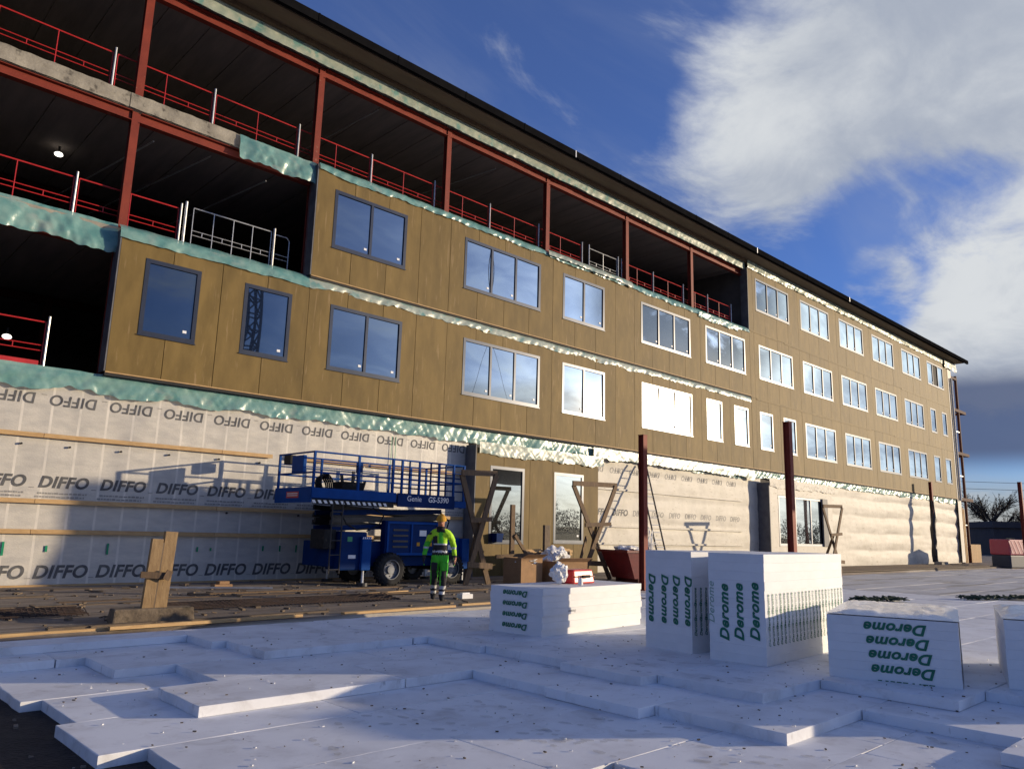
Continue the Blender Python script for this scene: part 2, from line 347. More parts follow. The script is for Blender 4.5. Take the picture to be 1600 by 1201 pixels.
# ================================================================== SETTING
def gz(x, y):
    lim = 12.5 if x < 16.9 else 16.25
    if y < lim: return -0.3
    return 0.03 + 0.09 * min(1, max(0, (y - 12.6) / 6))
gx = [-500, -200, -80, -30, -10] + [-4 + 2 * i for i in range(10)] + [16.85, 16.95, 20, 26, 34, 44, 60, 80, 120, 250, 600]
gy = [-500, -200, -80, -30, -10, 0, 4, 8, 12.44, 12.56, 13.4, 14.5, 15.6, 16.19, 16.31, 17.5, 18.6, 20, 40, 100, 250, 600]
g = MB()
for y in gy:
    for x in gx: g.v.append((x, y, gz(x, y)))
nx = len(gx)
for j in range(len(gy) - 1):
    for i in range(nx - 1):
        a = j * nx + i; g.f.append((a, a + 1, a + nx + 1, a + nx)); g.m.append(1 if gy[j] >= 12.4 else 0)
gr = g.build('ground', [M_soil, M_dirt], fix=False); gr['kind'] = 'structure'

# foam insulation floor: layers of boards laid on the soil
ff = bpy.data.objects.new('insulation_floor', None); C.objects.link(ff); ff['kind'] = 'structure'
BM = {}
def board(w, d, h, parent, x, y, z, mtl=M_foam, name='foam_board', bev=0.006):
    rough = mtl is M_foam
    k = (round(w, 2), round(d, 2), round(h, 3), mtl.name, bev, random.randrange(5) if rough else 0)
    if k not in BM:
        if not rough: BM[k] = MB().box(0.001, w - 0.001, 0.001, d - 0.001, 0, h).mesh(name, mtl, bevel=bev)
        else:   # cut edges wander a little, corners are knocked and chipped
            pts = []
            for (ax, ay, bx, by) in ((0, 0, w, 0), (w, 0, w, d), (w, d, 0, d), (0, d, 0, 0)):
                n = max(2, int(max(abs(bx - ax), abs(by - ay)) / 0.22))
                for q in range(n):
                    f = q / n; px_, py_ = ax + (bx - ax) * f, ay + (by - ay) * f
                    jt = random.uniform(0.001, 0.005) + (random.uniform(0.006, 0.022) if q == 0 and random.random() < 0.6 else 0) + (random.uniform(0.004, 0.014) if random.random() < 0.10 else 0)
                    cx_, cy_ = w / 2 - px_, d / 2 - py_; l_ = math.hypot(cx_, cy_); pts.append((px_ + cx_ / l_ * jt, py_ + cy_ / l_ * jt))
            mb = MB(); n = len(pts); rings = []
            for (zz, ins) in ((0, 0), (h - 0.006, 0), (h - 0.0015, 0.002), (h, 0.006)):
                rings.append(len(mb.v))
                for (px_, py_) in pts:
                    cx_, cy_ = w / 2 - px_, d / 2 - py_; l_ = math.hypot(cx_, cy_); e = ins * random.uniform(0.6, 2.0)
                    mb.v.append((px_ + cx_ / l_ * e, py_ + cy_ / l_ * e, zz + (random.uniform(-0.0015, 0.0) if zz else 0)))
            for r0, r1 in zip(rings[:-1], rings[1:]):
                for q in range(n): q2 = (q + 1) % n; mb.f.append((r0 + q, r0 + q2, r1 + q2, r1 + q)); mb.m.append(0)
            mb.f.append(tuple(rings[-1] + q for q in range(n))); mb.m.append(0)
            BM[k] = mb.mesh(name, mtl)
    return link(name, BM[k], parent, (x, y, z))
def lay(rows, ztop, th, length, xmax):
    for (y0, y1, xs, xm) in rows:
        x = xs; first = True
        end = xm if xm else xmax
        while x < end - 0.05:
            w = min(length, end - x)
            if end - x - w < 0.5: w = end - x
            if first and random.random() < 0.0: w *= 0.5
            first = False
            dz = random.uniform(-0.003, 0.003)
            board(w, y1 - y0, th, ff, x, y0 + random.uniform(-0.004, 0.004), ztop - th + dz)
            x += w + random.choice((0.0, 0.0, 0.003))
# third (top) layer
rows3 = [(10.9, 12.34, 4.75, 17), (9.7, 10.9, 4.95, 0), (8.5, 9.7, 7.60, 0), (6.9, 8.5, 7.72, 0), (5.65, 6.9, 7.55, 0), (4.3, 5.65, 7.86, 0),
         (2.83, 4.3, 9.2, 0), (1.6, 2.83, 10.1, 0), (0.4, 1.6, 9.9, 0), (-0.8, 0.4, 10.3, 0), (-2.0, -0.8, 10.0, 0), (-3.2, -2.0, 10.4, 0), (-4.4, -3.2, 10.2, 0)]
rows3 += [(10.9, 12.34, 17.05, 0), (12.34, 13.6, 17.05, 0), (13.6, 14.9, 17.05, 0), (14.9, 16.15, 17.05, 0)]
lay(rows3, 0.0, 0.1, 2.4, 27.0)
# the row on the far left, one board deeper in, runs out of the picture
board(4.5, 0.6, 0.1, ff, 0.25, 12.0 - 0.26, -0.1)
# second layer
rows2 = [(11.1, 12.3, 0.5, 5.4), (9.98, 11.1, 3.22, 5.9), (8.7, 9.98, 3.92, 8.2), (7.58, 8.7, 3.25, 8.2), (6.31, 7.58, 6.66, 8.4), (4.97, 6.31, 6.60, 8.4),
         (3.53, 4.97, 6.86, 9.9), (2.1, 3.53, 8.46, 10.8), (0.9, 2.1, 7.75, 10.8), (-0.3, 0.9, 8.0, 10.8), (-1.5, -0.3, 7.8, 10.8), (-2.7, -1.5, 8.0, 10.8), (-3.9, -2.7, 7.8, 10.8)]
lay(rows2, -0.1, 0.1, 2.4, 11)
rows1 = [(10.3, 11.5, 0.9, 4.6), (9.25, 10.3, 2.13, 4.6), (8.07, 9.25, 2.33, 4.6), (6.85, 8.07, 2.17, 7.4), (5.62, 6.85, 2.53, 7.4), (4.19, 5.62, 2.3, 7.6),
         (3.0, 4.19, 5.24, 9.2), (3.0, 4.19, 2.6, 4.2), (1.8, 3.0, 2.4, 9.2), (0.6, 1.8, 2.7, 9.2), (-0.6, 0.6, 2.5, 9.2), (-1.8, -0.6, 2.6, 9.2), (-3.0, -1.8, 2.5, 9.2)]
lay(rows1, -0.2, 0.1, 2.4, 9)
# far field beyond the reach of single boards
far = MB()
for (y0, y1) in [(-4.4 + 1.3 * i, -4.4 + 1.3 * (i + 1)) for i in range(16)]:
    y1 = min(y1, 16.15)
    if y0 > 16: continue
    x = 27.01 + random.uniform(0, 0.01)
    while x < 62:
        wv = random.choice((2.4, 2.4, 4.8)); dz = random.uniform(-0.006, 0.006)
        far.box(x + 0.008, x + wv - 0.008, y0 + 0.012, y1 - 0.012, -0.1, dz); x += wv
fo = far.build('far_foam_boards', M_foamf, ff); fo['kind'] = 'stuff'

# ================================================================== BUILDING
B = thing('building', 'four-storey building under construction with brown board cladding and open upper floors', 'building', (0, 20, 0))
XE = 69.3
# slabs, columns, beams (y measured from the facade plane)
def slab(z0, z1, x0, x1, name='floor_slab'):
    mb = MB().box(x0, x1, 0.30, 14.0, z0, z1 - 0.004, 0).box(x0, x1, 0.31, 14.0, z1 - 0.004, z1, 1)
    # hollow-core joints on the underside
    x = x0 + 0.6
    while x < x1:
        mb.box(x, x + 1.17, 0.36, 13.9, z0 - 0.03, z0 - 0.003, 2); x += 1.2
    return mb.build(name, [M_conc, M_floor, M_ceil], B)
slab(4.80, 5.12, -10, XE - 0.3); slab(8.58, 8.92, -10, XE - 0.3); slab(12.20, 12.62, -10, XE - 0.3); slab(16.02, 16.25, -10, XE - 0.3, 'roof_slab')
# visible concrete edge units on the fourth floor
x = -4.0
for wv in (3.3, 2.9, 3.1, 2.85):
    mb = MB()
    def fe(u, v, x=x, wv=wv):
        p = (x + 0.01 + u * (wv - 0.02), 0.262 + 0.012 * noise.noise((x + u * wv * 3, v * 3, 4)) , 12.21 + v * 0.40 + 0.02 * noise.noise((x + u * wv * 4, v, 9)) * (1 if v in (0, 1) else 0))
        return p
    mb.grid(fe, 40, 4); mb.build('edge_unit', M_conc, B, smooth=False, fix=False); x += wv
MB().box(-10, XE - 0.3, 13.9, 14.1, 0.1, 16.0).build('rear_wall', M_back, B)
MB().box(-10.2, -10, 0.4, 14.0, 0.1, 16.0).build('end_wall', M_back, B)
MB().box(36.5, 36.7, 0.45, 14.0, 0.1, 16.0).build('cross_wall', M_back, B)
def hcol(x, y, z0, z1, sz=0.2, name='column', mtl=M_steel):
    mb = MB(); h = sz / 2; t = 0.016
    mb.box(x - h, x + h, y - h, y - h + t, z0, z1).box(x - h, x + h, y + h - t, y + h, z0, z1).box(x - t / 2, x + t / 2, y - h + t, y + h - t, z0, z1)
    return mb.build(name, mtl, B)
cols = [0.3 + 5.22 * k for k in range(-1, 7)]
for cx in cols:
    hcol(cx, 0.46, 12.63, 15.95)
    if cx < 11: hcol(cx, 0.46, 8.93, 12.18)
    if cx < 6: hcol(cx, 0.46, 5.13, 8.56)
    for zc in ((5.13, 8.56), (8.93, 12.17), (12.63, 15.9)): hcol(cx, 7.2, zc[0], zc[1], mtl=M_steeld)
def ibeam(x0, x1, y, z0, z1, d=0.2, name='beam', mtl=M_steel):
    mb = MB(); t = 0.02
    mb.box(x0, x1, y - d / 2, y + d / 2, z1 - t, z1).box(x0, x1, y - d / 2, y + d / 2, z0, z0 + t).box(x0, x1, y - 0.006, y + 0.006, z0 + t, z1 - t)
    return mb.build(name, mtl, B)
for a, b in zip(cols[:-1], cols[1:]):
    ibeam(a + 0.11, b - 0.11, 0.40, 15.62, 15.93)
    if a < 10: ibeam(a + 0.11, min(b, 12) - 0.11, 0.42, 11.90, 12.18)
    if a < 1: ibeam(a + 0.11, b - 0.11, 0.42, 8.30, 8.56)
ibeam(31.73, 36.4, 0.40, 15.62, 15.93)
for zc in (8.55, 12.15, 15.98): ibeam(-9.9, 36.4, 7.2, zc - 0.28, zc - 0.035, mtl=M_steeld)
# pipes and cable trays under the ceilings
for (xa, ya, xb, yb, z) in ((6.2, 1.0, 5.0, 9, 11.85), (7.7, 0.8, 6.5, 8, 11.9), (9.4, 0.8, 8.6, 7, 11.75), (3.0, 1.2, 2.0, 9, 8.2), (13.2, 0.9, 12.8, 6, 15.75), (19.0, 1.2, 18.0, 8, 15.8)):
    MB().tube((xa, ya, z), (xb, yb, z), 0.025, 6).build('pipe', M_galv, B)

# --- window factory (frame mesh with panes, mullions and stickers as sub-parts)
WM = {}
def window(x0, x1, z0, z1, n, parent=B, y=0.0, frame=M_frame, glass=M_pane, skip=(), stick=True, depth=0.1):
    wv = round(x1 - x0, 2); h = round(z1 - z0, 2); fwd = 0.105
    k = (wv, h, frame.name, depth)
    if k not in WM:
        mb = MB(); y0 = -0.012; y1 = depth
        mb.box(0, wv, y0, y1, 0, fwd).box(0, wv, y0, y1, h - fwd, h).box(0, fwd, y0, y1, fwd, h - fwd).box(wv - fwd, wv, y0, y1, fwd, h - fwd)
        mb.box(-0.02, wv + 0.02, -0.035, -0.0125, -0.03, -0.004)
        WM[k] = mb.mesh('window', frame)
    o = link('window', WM[k], parent, (x0, y, z0))
    pw = (wv - 2 * fwd) / n
    for i in range(n):
        a = fwd + i * pw
        if i:
            km = ('m', h, frame.name)
            if km not in WM: WM[km] = MB().box(-0.045, 0.045, -0.008, 0.06, fwd, h - fwd).mesh('mullion', frame)
            link('mullion', WM[km], o, (a, 0, 0))
        if i in skip: continue
        kp = ('p', round(pw, 2), h, glass.name)
        if kp not in WM:
            pb = MB()
            hw = pw / 2; hh = (h - 2 * fwd) / 2
            def pf(u, v, hw=hw, hh=hh):   # sealed units bow very slightly
                return (-hw + 2 * hw * u, -0.0016 * (1 - (2 * u - 1) ** 2) * (1 - (2 * v - 1) ** 2), -hh + 2 * hh * v)
            pb.grid(pf, 6, 8); pb.box(-hw, hw, 0.003, 0.02, -hh, hh)
            WM[kp] = pb.mesh('pane', glass, smooth=True, fix=False)
        p = link('pane', WM[kp], o, (a + pw / 2, 0.03, h / 2))
        p.rotation_euler = (random.gauss(0, R(0.13)), 0, random.gauss(0, R(0.13)))
        if stick and random.random() < 0.92:
            if 's' not in WM: WM['s'] = MB().box(-0.05, 0.05, 0, 0.002, -0.035, 0.035).mesh('sticker', M_stick)
            link('sticker', WM['s'], o, (a + pw - 0.17, 0.017, fwd + 0.16 + random.uniform(-0.01, 0.02)))
    return o
def boards(xa, xb, z0, z1, wins, joints, parent=B, y=0.0, mtl=M_board, th=0.05, name='facade_board'):
    xs = [xa] + [j for j in joints if xa + 0.05 < j < xb - 0.05] + [xb]
    for a, b in zip(xs[:-1], xs[1:]):
        a += 0.008; b -= 0.008
        cx = sorted({a, b} | {q for w_ in wins for q in (w_[0], w_[1]) if a < q < b})
        cz = sorted({z0, z1} | {q for w_ in wins for q in (w_[2], w_[3]) if w_[0] < b and w_[1] > a})
        mb = MB()
        solid = {}
        for i in range(len(cx) - 1):
            for j in range(len(cz) - 1):
                mx = (cx[i] + cx[i + 1]) / 2; mz = (cz[j] + cz[j + 1]) / 2
                solid[i, j] = not any(w_[0] < mx < w_[1] and w_[2] < mz < w_[3] for w_ in wins)
        dy = random.uniform(-0.003, 0.003)
        left = {c for c, s_ in solid.items() if s_}; groups = []
        while left:
            todo = [left.pop()]; comp = []
            while todo:
                c = todo.pop(); comp.append(c)
                for nb in ((c[0] + 1, c[1]), (c[0] - 1, c[1]), (c[0], c[1] + 1), (c[0], c[1] - 1)):
                    if nb in left: left.remove(nb); todo.append(nb)
            groups.append(comp)
        for comp in groups:
          mb = MB()
          for (i, j) in comp:
              p = [(cx[i], cz[j]), (cx[i + 1], cz[j]), (cx[i + 1], cz[j + 1]), (cx[i], cz[j + 1])]
              k = len(mb.v); mb.v += [(q[0], y + dy, q[1]) for q in p]; mb.f.append((k, k + 1, k + 2, k + 3)); mb.m.append(0)
              for (e0, e1, nb) in ((0, 1, (i, j - 1)), (1, 2, (i + 1, j)), (2, 3, (i, j + 1)), (3, 0, (i - 1, j))):
                  if not solid.get(nb, False):
                      k = len(mb.v); q0, q1 = p[e0], p[e1]
                      mb.v += [(q0[0], y + dy, q0[1]), (q0[0], y + th, q0[1]), (q1[0], y + th, q1[1]), (q1[0], y + dy, q1[1])]; mb.f.append((k, k + 1, k + 2, k + 3)); mb.m.append(0)
          if mb.f: mb.build(name, mtl, parent, fix=False)
J = [5.45 + 1.31 * k for k in range(50)]
zB, zC, zD = (6.22, 8.21), (10.0, 11.88), (13.76, 15.6)
wB = [(6.08, 7.50, 1), (8.72, 10.15, 1), (11.42, 14.06, 2), (16.68, 20.50, 3), (21.77, 24.38, 2), (26.92, 30.85, 3), (32.10, 33.50, 1), (34.65, 36.05, 1), (37.25, 38.65, 1),
      (39.87, 41.32, 1), (42.48, 46.48, 3), (47.86, 51.76, 3), (53.10, 56.90, 3), (58.42, 62.22, 3), (63.75, 65.15, 1), (66.36, 67.70, 1)]
wC = [(11.30, 14.05, 2), (16.58, 20.46, 3), (21.75, 24.35, 2), (26.90, 30.80, 3), (32.12, 35.92, 3), (37.36, 41.22, 3), (42.50, 46.40, 3), (47.75, 51.65, 3), (53.06, 56.90, 3),
      (58.42, 62.22, 3), (63.72, 64.95, 1), (66.34, 67.46, 1)]
wD = [(37.20, 41.02, 3), (42.46, 46.31, 3), (47.80, 51.50, 3), (53.02, 56.82, 3), (58.40, 62.21, 3), (63.70, 67.38, 3)]
for ws, zr, xa, xm, zb in ((wB, zB, 5.45, 36.42, (5.17, 8.70, 8.86)), (wC, zC, 10.68, 36.42, (8.96, 12.40, 12.51)), (wD, zD, 36.42, 36.42, (12.53, 0, 16.0))):
    wr = [(a, b, zr[0], zr[1]) for a, b, n in ws]
    if xm > xa:
        boards(xa, xm, zb[0], zb[1], [q for q in wr if q[0] < xm], J)
        MB().box(xa, xm, 0.06, 0.42, zb[0] + 0.02, zb[1]).build('panel_core', M_core, B)
        MB().box(xa - 0.035, xa - 0.002, -0.01, 0.42, zb[0], zb[1] + 0.1).build('panel_end', M_edge, B)
        MB().box(xa, xm, -0.03, 0.055, zb[0] - 0.035, zb[0] - 0.006).build('drip_trim', M_pine, B)
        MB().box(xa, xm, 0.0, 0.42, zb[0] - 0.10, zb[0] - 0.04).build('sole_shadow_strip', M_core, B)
    z0r = {5.17: 5.17, 8.96: 8.87, 12.53: 12.52}[zb[0]]
    boards(36.43, XE, z0r, zb[2], [q for q in wr if q[0] > 36], J)
    MB().box(36.43, XE - 0.02, 0.06, 0.42, z0r, zb[2]).build('panel_core', M_core, B)
    if zb[0] == 5.17:
        MB().box(36.43, XE, -0.03, 0.055, 5.135, 5.164).build('drip_trim', M_pine, B)
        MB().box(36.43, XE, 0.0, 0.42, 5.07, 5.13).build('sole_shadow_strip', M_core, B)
    for i, (a, b, n) in enumerate(ws):
        window(a, b, zr[0], zr[1], n, skip=((1,) if (zb[0] == 12.53 and i == 5) else ()))
MB().box(36.39, 36.425, -0.01, 0.42, 12.5, 16.0).build('panel_end', M_edge, B)
# pale cover strips over the horizontal joints on the right
for (z, x0, x1) in ((8.80, 37.0, 52), (8.80, 56, 60), (12.46, 36.5, 39.5), (12.45, 40.3, 56), (12.45, 58, 69)):
    MB().box(x0, x1, -0.012, -0.004, z, z + 0.10).build('joint_strip', M_board, B)
MB().box(XE - 0.005, XE + 0.02, 0.0, 14.0, 0.1, 16.0).build('end_wall', M_membw, B)
# drainpipe at the far corner
MB().tube((XE - 0.35, -0.12, 5.0), (XE - 0.35, -0.12, 15.0), 0.09, 8).build('downpipe', M_framew, B, smooth=False)
MB().box(XE - 0.8, XE + 0.02, -0.016, -0.006, 0.2, 15.9).build('corner_strip', M_membw, B)

# --- roof
rf = MB().box(-10, 71.0, -0.72, 14.5, 16.56, 16.66).build('roof', M_roof, B)
MB().box(-10, 70.6, -0.70, 0.30, 16.46, 16.50).build('soffit', M_soff, rf)
x = -10.0
while x < 70:
    MB().box(x + 0.01, min(x + 3.99, 70.6), -0.72, -0.704, 16.44, 16.555).build('fascia_board', M_soff, rf); x += 4.0
def gut(u, v):
    t = math.pi * (0.02 + 1.0 * v)
    return (-10 + 81.2 * u, -0.80 - 0.085 * math.cos(t), 16.60 - 0.16 * math.sin(t))
gm = MB().grid(gut, 20, 8); gm.box(-10, 71.2, -0.90, -0.885, 16.46, 16.74); gm.box(-10, 71.2, -0.885, -0.72, 16.665, 16.68)
gm.build('gutter', M_roof, rf, fix=False)
for i, x in enumerate([4 + 2.9 * k for k in range(23)]): MB().box(x, x + 0.05, -0.912, -0.902, 16.46, 16.75).build('gutter_bracket', M_galv if i in (6, 11, 15) else M_roof, rf)
MB().box(-10, 70.4, 0.0, 0.3, 16.30, 16.46).build('eaves_timber', M_pined, rf)

# --- plastic film strips
def film(x0, x1, zt, zb, y, mtl, amp=0.05, sag=0.12, seed=0, step=0.045, nv=8, name='plastic_film', top_in=0.0, parent=B, thick=False):
    nu = int((x1 - x0) / step)
    def fn(u, v):
        x = x0 + (x1 - x0) * u
        fold = 0.8 * noise.noise((x * 1.7 + 0.6 * v, v * 0.7 + seed, seed)) + 0.75 * noise.noise((x * 4.6 + 1.8 * v, v * 0.9, seed + 3)) + 0.30 * noise.noise((x * 8.5 - 3.5 * v, v * 1.6, seed + 8)) + 0.35 * noise.noise((x * 0.6, v * 2, seed + 21)) + 0.25 * noise.noise((x * 1.5, v * 4, seed + 11))
        bot = zb + sag * noise.noise((x * 0.9, seed, 2.2)) + sag * 0.5 * noise.noise((x * 4.5, seed, 7.2))
        top = zt + 0.02 * noise.noise((x * 2.2, seed, 5.0))
        return (x, y - amp * fold * (0.25 + 0.75 * v) + top_in * (1 - v) ** 3, top + (bot - top) * v)
    return MB().grid(fn, nu, nv).build(name, mtl, parent, smooth=True, fix=False)
film(-8, 36.3, 5.10, 4.62, 0.14, M_turq, 0.07, 0.13, 1)
film(36.3, 69.2, 5.10, 4.72, 0.10, M_turq, 0.07, 0.12, 2)
film(23.7, 36.5, 5.04, 4.62, -0.02, M_pale, 0.03, 0.10, 12)
film(-8, 5.42, 9.02, 8.22, 0.22, M_turq, 0.10, 0.12, 3, top_in=0.15)
film(5.40, 10.66, 9.00, 8.56, -0.05, M_turq, 0.035, 0.06, 4, top_in=0.3)
film(10.66, 36.4, 8.94, 8.60, -0.02, M_pale, 0.035, 0.09, 5, top_in=0.12)
film(8.25, 10.72, 12.60, 11.86, 0.12, M_turq, 0.13, 0.14, 6, top_in=0.12)
film(10.70, 36.4, 12.70, 12.30, -0.05, M_turq, 0.05, 0.09, 7, top_in=0.35)
film(20.8, 26.2, 12.66, 12.36, -0.13, M_pale, 0.04, 0.08, 17, top_in=0.2)
film(31.5, 35.2, 12.45, 12.15, -0.06, M_turq, 0.03, 0.10, 18)
film(-8, 36.4, 16.36, 15.90, 0.12, M_pale, 0.022, 0.03, 8)
film(36.4, 69.3, 16.42, 15.98, -0.05, M_pale, 0.05, 0.05, 9)
film(67.6, 70.5, 16.40, 15.70, -0.12, M_pale, 0.10, 0.22, 19)

# --- ground floor: membrane with ridges over the studs
def msurf(x, z, y, bulge):
    b = bulge * (abs(math.sin(math.pi * z / 1.05 + 0.25 * noise.noise((x * 0.2, 3, 5)))) ** 0.8) * max(0.0, 0.55 + 0.9 * noise.noise((x * 0.3, z * 0.35, 2)))
    wr_ = 0.016 * noise.noise((x * 1.6, z * 1.0, 4)) + 0.006 * noise.noise((x * 5.0, z * 4, 9)) + 0.010 * noise.noise((x * 0.7, z * 5.0, 6)) * (1 if bulge else 0.3)
    return y - b - wr_
MS = {}
def memb(x0, x1, y, mtl, bulge, name, z1=5.0, tape=False):
    xs = [x0 + 0.1 * k for k in range(int((x1 - x0) / 0.1) + 1)]; tp = []
    if tape:
        tp = [0.31 + 0.6 * k for k in range(-14, 28)]; xs = [q for q in xs if all(abs(q - c) > 0.04 for c in tp)]
        for c in tp: xs += [c - 0.026, c + 0.026]
        xs = sorted(q for q in xs if x0 <= q <= x1)
    mb = MB(); nz_ = 60; n = len(xs)
    for k in range(nz_ + 1):
        z = 0.05 + (z1 - 0.05) * k / nz_
        for q in xs: mb.v.append((q, msurf(q, z, y, bulge), z))
    for k in range(nz_):
        for i in range(n - 1):
            a = k * n + i; mb.f.append((a, a + 1, a + n + 1, a + n)); mb.m.append(1 if any(abs((xs[i] + xs[i + 1]) / 2 - c) < 0.02 for c in tp) else 0)
    o = mb.build(name, [mtl, M_tape], B, smooth=True, fix=False); MS[o.name] = (y, bulge); return o
def print_on(me, o, x, z, dirs, name='lettering'):
    y, bulge = MS[o.name]; c = me.copy(); X = Vector(dirs[0]); Y = Vector(dirs[1])
    for v in c.vertices:
        p = X * v.co.x + Y * v.co.y; px, pz = x + p.x, z + p.z
        v.co = (px, msurf(px, pz, y, bulge) - 0.006 - 0.001 * (v.co.z > 0), pz)
    return link(name, c, o)
m1 = memb(-9, 17.3, 0.26, M_memb, 0.0, 'membrane', tape=True); m2 = memb(23.5, 37.5, 0.26, M_membw, 0.05, 'membrane'); m3_ = memb(44.4, 69.0, 0.24, M_membw, 0.09, 'membrane')
MB().box(-9, 69, 0.30, 0.42, 0.0, 4.8).build('backing_wall', M_back, B)
Tm = text_mesh('DIFFO', 0.36, M_ink, 0.22, 0.034, 1.06, 1.0); Tb = text_mesh('DIFFO', 0.40, M_ink, 0.22, 0.030, 1.04, 0.98); Ttop = text_mesh('DIFFO', 0.36, M_ink, 0.10, 0.016, 1.06, 0.98)
sm = MB(); xq = -0.5
while xq < 0.5:
    wq = random.uniform(0.02, 0.09); sm.box(xq, xq + wq, -0.022, 0.022 * random.uniform(0.3, 1), 0, 0.001); xq += wq + 0.02
Ts = sm.mesh('small_print', M_inkl)
Td = text_mesh('---', 0.16, M_inkl, 0, 0.004, 0.8)
Tf = text_mesh('DIFFO', 0.34, M_inkl, 0.22, 0.006, 1.04, 0.92)
yt = 0.208
for k in range(-2, 10):
    x = 4.95 + 1.30 * k
    print_on(Tm, m1, x, 2.44, UPY); print_on(Ts, m1, x, 2.20, UPY, 'small_print'); print_on(Ts, m1, x - 0.05, 2.12, UPY, 'small_print'); print_on(Td, m1, x + 0.66, 2.33, UPY)
    print_on(Tb, m1, x + 0.17, 0.42, UPY); print_on(Td, m1, x + 0.83, 0.31, UPY)
    if x > 3.4: print_on(Ttop, m1, x, 4.36, DNY); print_on(Td, m1, x + 0.66, 4.44, DNY)
for k in range(9):
    x = 24.4 + 1.30 * k
    print_on(Tf if k > 1 else Tm, m2, x, 2.50, UPY); print_on(Tf, m2, x - 0.2, 4.25, DNY)
for (x, z, h) in ((3.9, 0.95, 0.30), (4.75, 0.95, 0.14), (6.05, 0.95, 0.26), (8.2, 0.95, 0.12), (8.55, 0.95, 0.08), (10.0, 0.98, 0.14), (10.5, 0.98, 0.16), (11.0, 0.98, 0.2), (11.5, 1.0, 0.26), (12.0, 1.0, 0.2)):
    MB().box(x, x + 0.045, 0.232, 0.242, z - h / 2, z + h / 2).build('tape_mark', M_gtape, m1)
for x in (14.05, 14.2): MB().box(x, x + 0.02, 0.205, 0.21, 2.3, 4.5).build('cord', M_gtape, m1)
for (z, x1) in ((3.50, 10.05), (2.01, 17.1), (1.33, 17.1)):
    x = -4.0
    while x < x1:
        xe = min(x + 4.2, x1); MB().box(x, xe - 0.01, 0.15, 0.20, z - 0.05, z + 0.05).build('batten', M_pine, B); x += 4.2
MB().box(10.5, 13.2, 0.15, 0.20, 3.45, 3.55).build('batten', M_pine, B); MB().box(13.3, 17.0, 0.15, 0.20, 3.45, 3.55).build('batten', M_pine, B)
MB().box(-6, 17.2, 0.12, 0.20, 0.06, 0.16).build('sole_plate', M_pine, B)
for z in (3.45, 1.95, 1.25):
    MB().box(24.0, 35.5, 0.17, 0.20, z - 0.04, z + 0.04).build('batten', M_membw, B)
for (x, z) in ((3.98, 3.28), (4.97, 3.28), (6.1, 3.28), (7.25, 3.3), (8.55, 3.3), (9.7, 3.3), (8.9, 1.9), (11.0, 1.9)):
    MB().tube((x, 0.24, z), (x, 0.19, z), 0.025, 8).build('fixing_disc', M_black, B)

# --- two wall elements already standing at ground level
e1 = MB().box(17.2, 23.64, -0.24, 0.24, 0.06, 4.42).build('wall_element', M_edge, B)
ws1 = [(17.86, 19.52, 1.22, 3.84), (21.08, 22.75, 1.25, 3.84)]
boards(17.2, 23.64, 0.07, 4.40, ws1, [18.5, 19.8, 21.0, 22.2], e1, -0.30)
MB().box(17.16, 17.195, -0.31, 0.2, 0.05, 4.5).build('edge_stud', M_edge, e1)
MB().box(17.15, 23.7, -0.34, -0.302, 0.02, 0.065).build('base_strip', M_framew, e1)
for (a, b, z0, z1) in ws1:
    window(a, b, z0, z1, 1, e1, -0.30, M_frame, M_paned, stick=False, depth=0.055)
link('sticker', WM['s'], e1, (22.45, -0.29, 1.52))
film(17.3, 23.9, 4.62, 4.22, -0.35, M_pale, 0.05, 0.12, 21, parent=e1)
e2 = MB().box(37.22, 44.55, -0.35, 0.24, 0.06, 4.45).build('wall_element', M_membw, B)
MB().box(37.15, 37.215, -0.42, 0.5, 0.05, 4.46).build('edge_stud', M_edge, e2)
for a, b in ((37.22, 38.08), (43.72, 44.55)): MB().box(a, b - 0.01, -0.41, -0.352, 0.07, 4.44).build('cover_sheet', M_membw, e2)
MB().box(38.08, 43.72, -0.41, -0.352, 3.88, 4.44).build('cover_sheet', M_membw, e2); MB().box(38.08, 43.72, -0.41, -0.352, 0.07, 1.27).build('cover_sheet', M_membw, e2)
window(38.1, 43.7, 1.28, 3.86, 3, e2, -0.41, M_framew, M_paned, stick=False, depth=0.05)
MB().box(43.1, 43.72, -0.52, -0.43, 1.27, 3.9).build('reveal_board', M_edge, e2)
film(37.2, 44.8, 4.70, 4.25, -0.45, M_membw, 0.05, 0.1, 22, parent=e2)

# ================================================================== guard rails on the open floors
def rail_panel(mb, x0, x1, z, y, h=1.12, nv=2):
    mb.tube((x0, y, z + h), (x1, y, z + h), 0.02, 6); mb.tube((x0, y, z + 0.55), (x1, y, z + 0.55), 0.013, 5); mb.tube((x0, y, z + 0.42), (x1, y, z + 0.42), 0.013, 5)
    for i in range(nv + 1):
        x = x0 + (x1 - x0) * i / nv; mb.tube((x, y, z + 0.02), (x, y, z + h), 0.015, 5)
        if i < nv: xm = x + (x1 - x0) / nv * 0.5; mb.tube((xm, y, z + 0.42), (xm, y, z + 0.55), 0.013, 5)
def railing(name, label, z, xs, y, mats, group=None, gap=0.0):
    t = thing(name, label, 'guard rail', (xs[0], y, z), 0, group)
    for i, x in enumerate(xs):
        MB().tube((x - xs[0], 0, 0), (x - xs[0], 0, 1.26), 0.028, 8).box(x - xs[0] - 0.07, x - xs[0] + 0.07, -0.06, 0.06, 0, 0.012).build('post', M_galv, t)
    for a, b in zip(xs[:-1], xs[1:]):
        mb = MB(); rail_panel(mb, a - xs[0] + 0.07, b - xs[0] - 0.05, 0, 0.05); mb.build('rail_panel', mats, t)
    return t
X4 = [4.9 + 2.67 * k for k in range(-3, 8)]
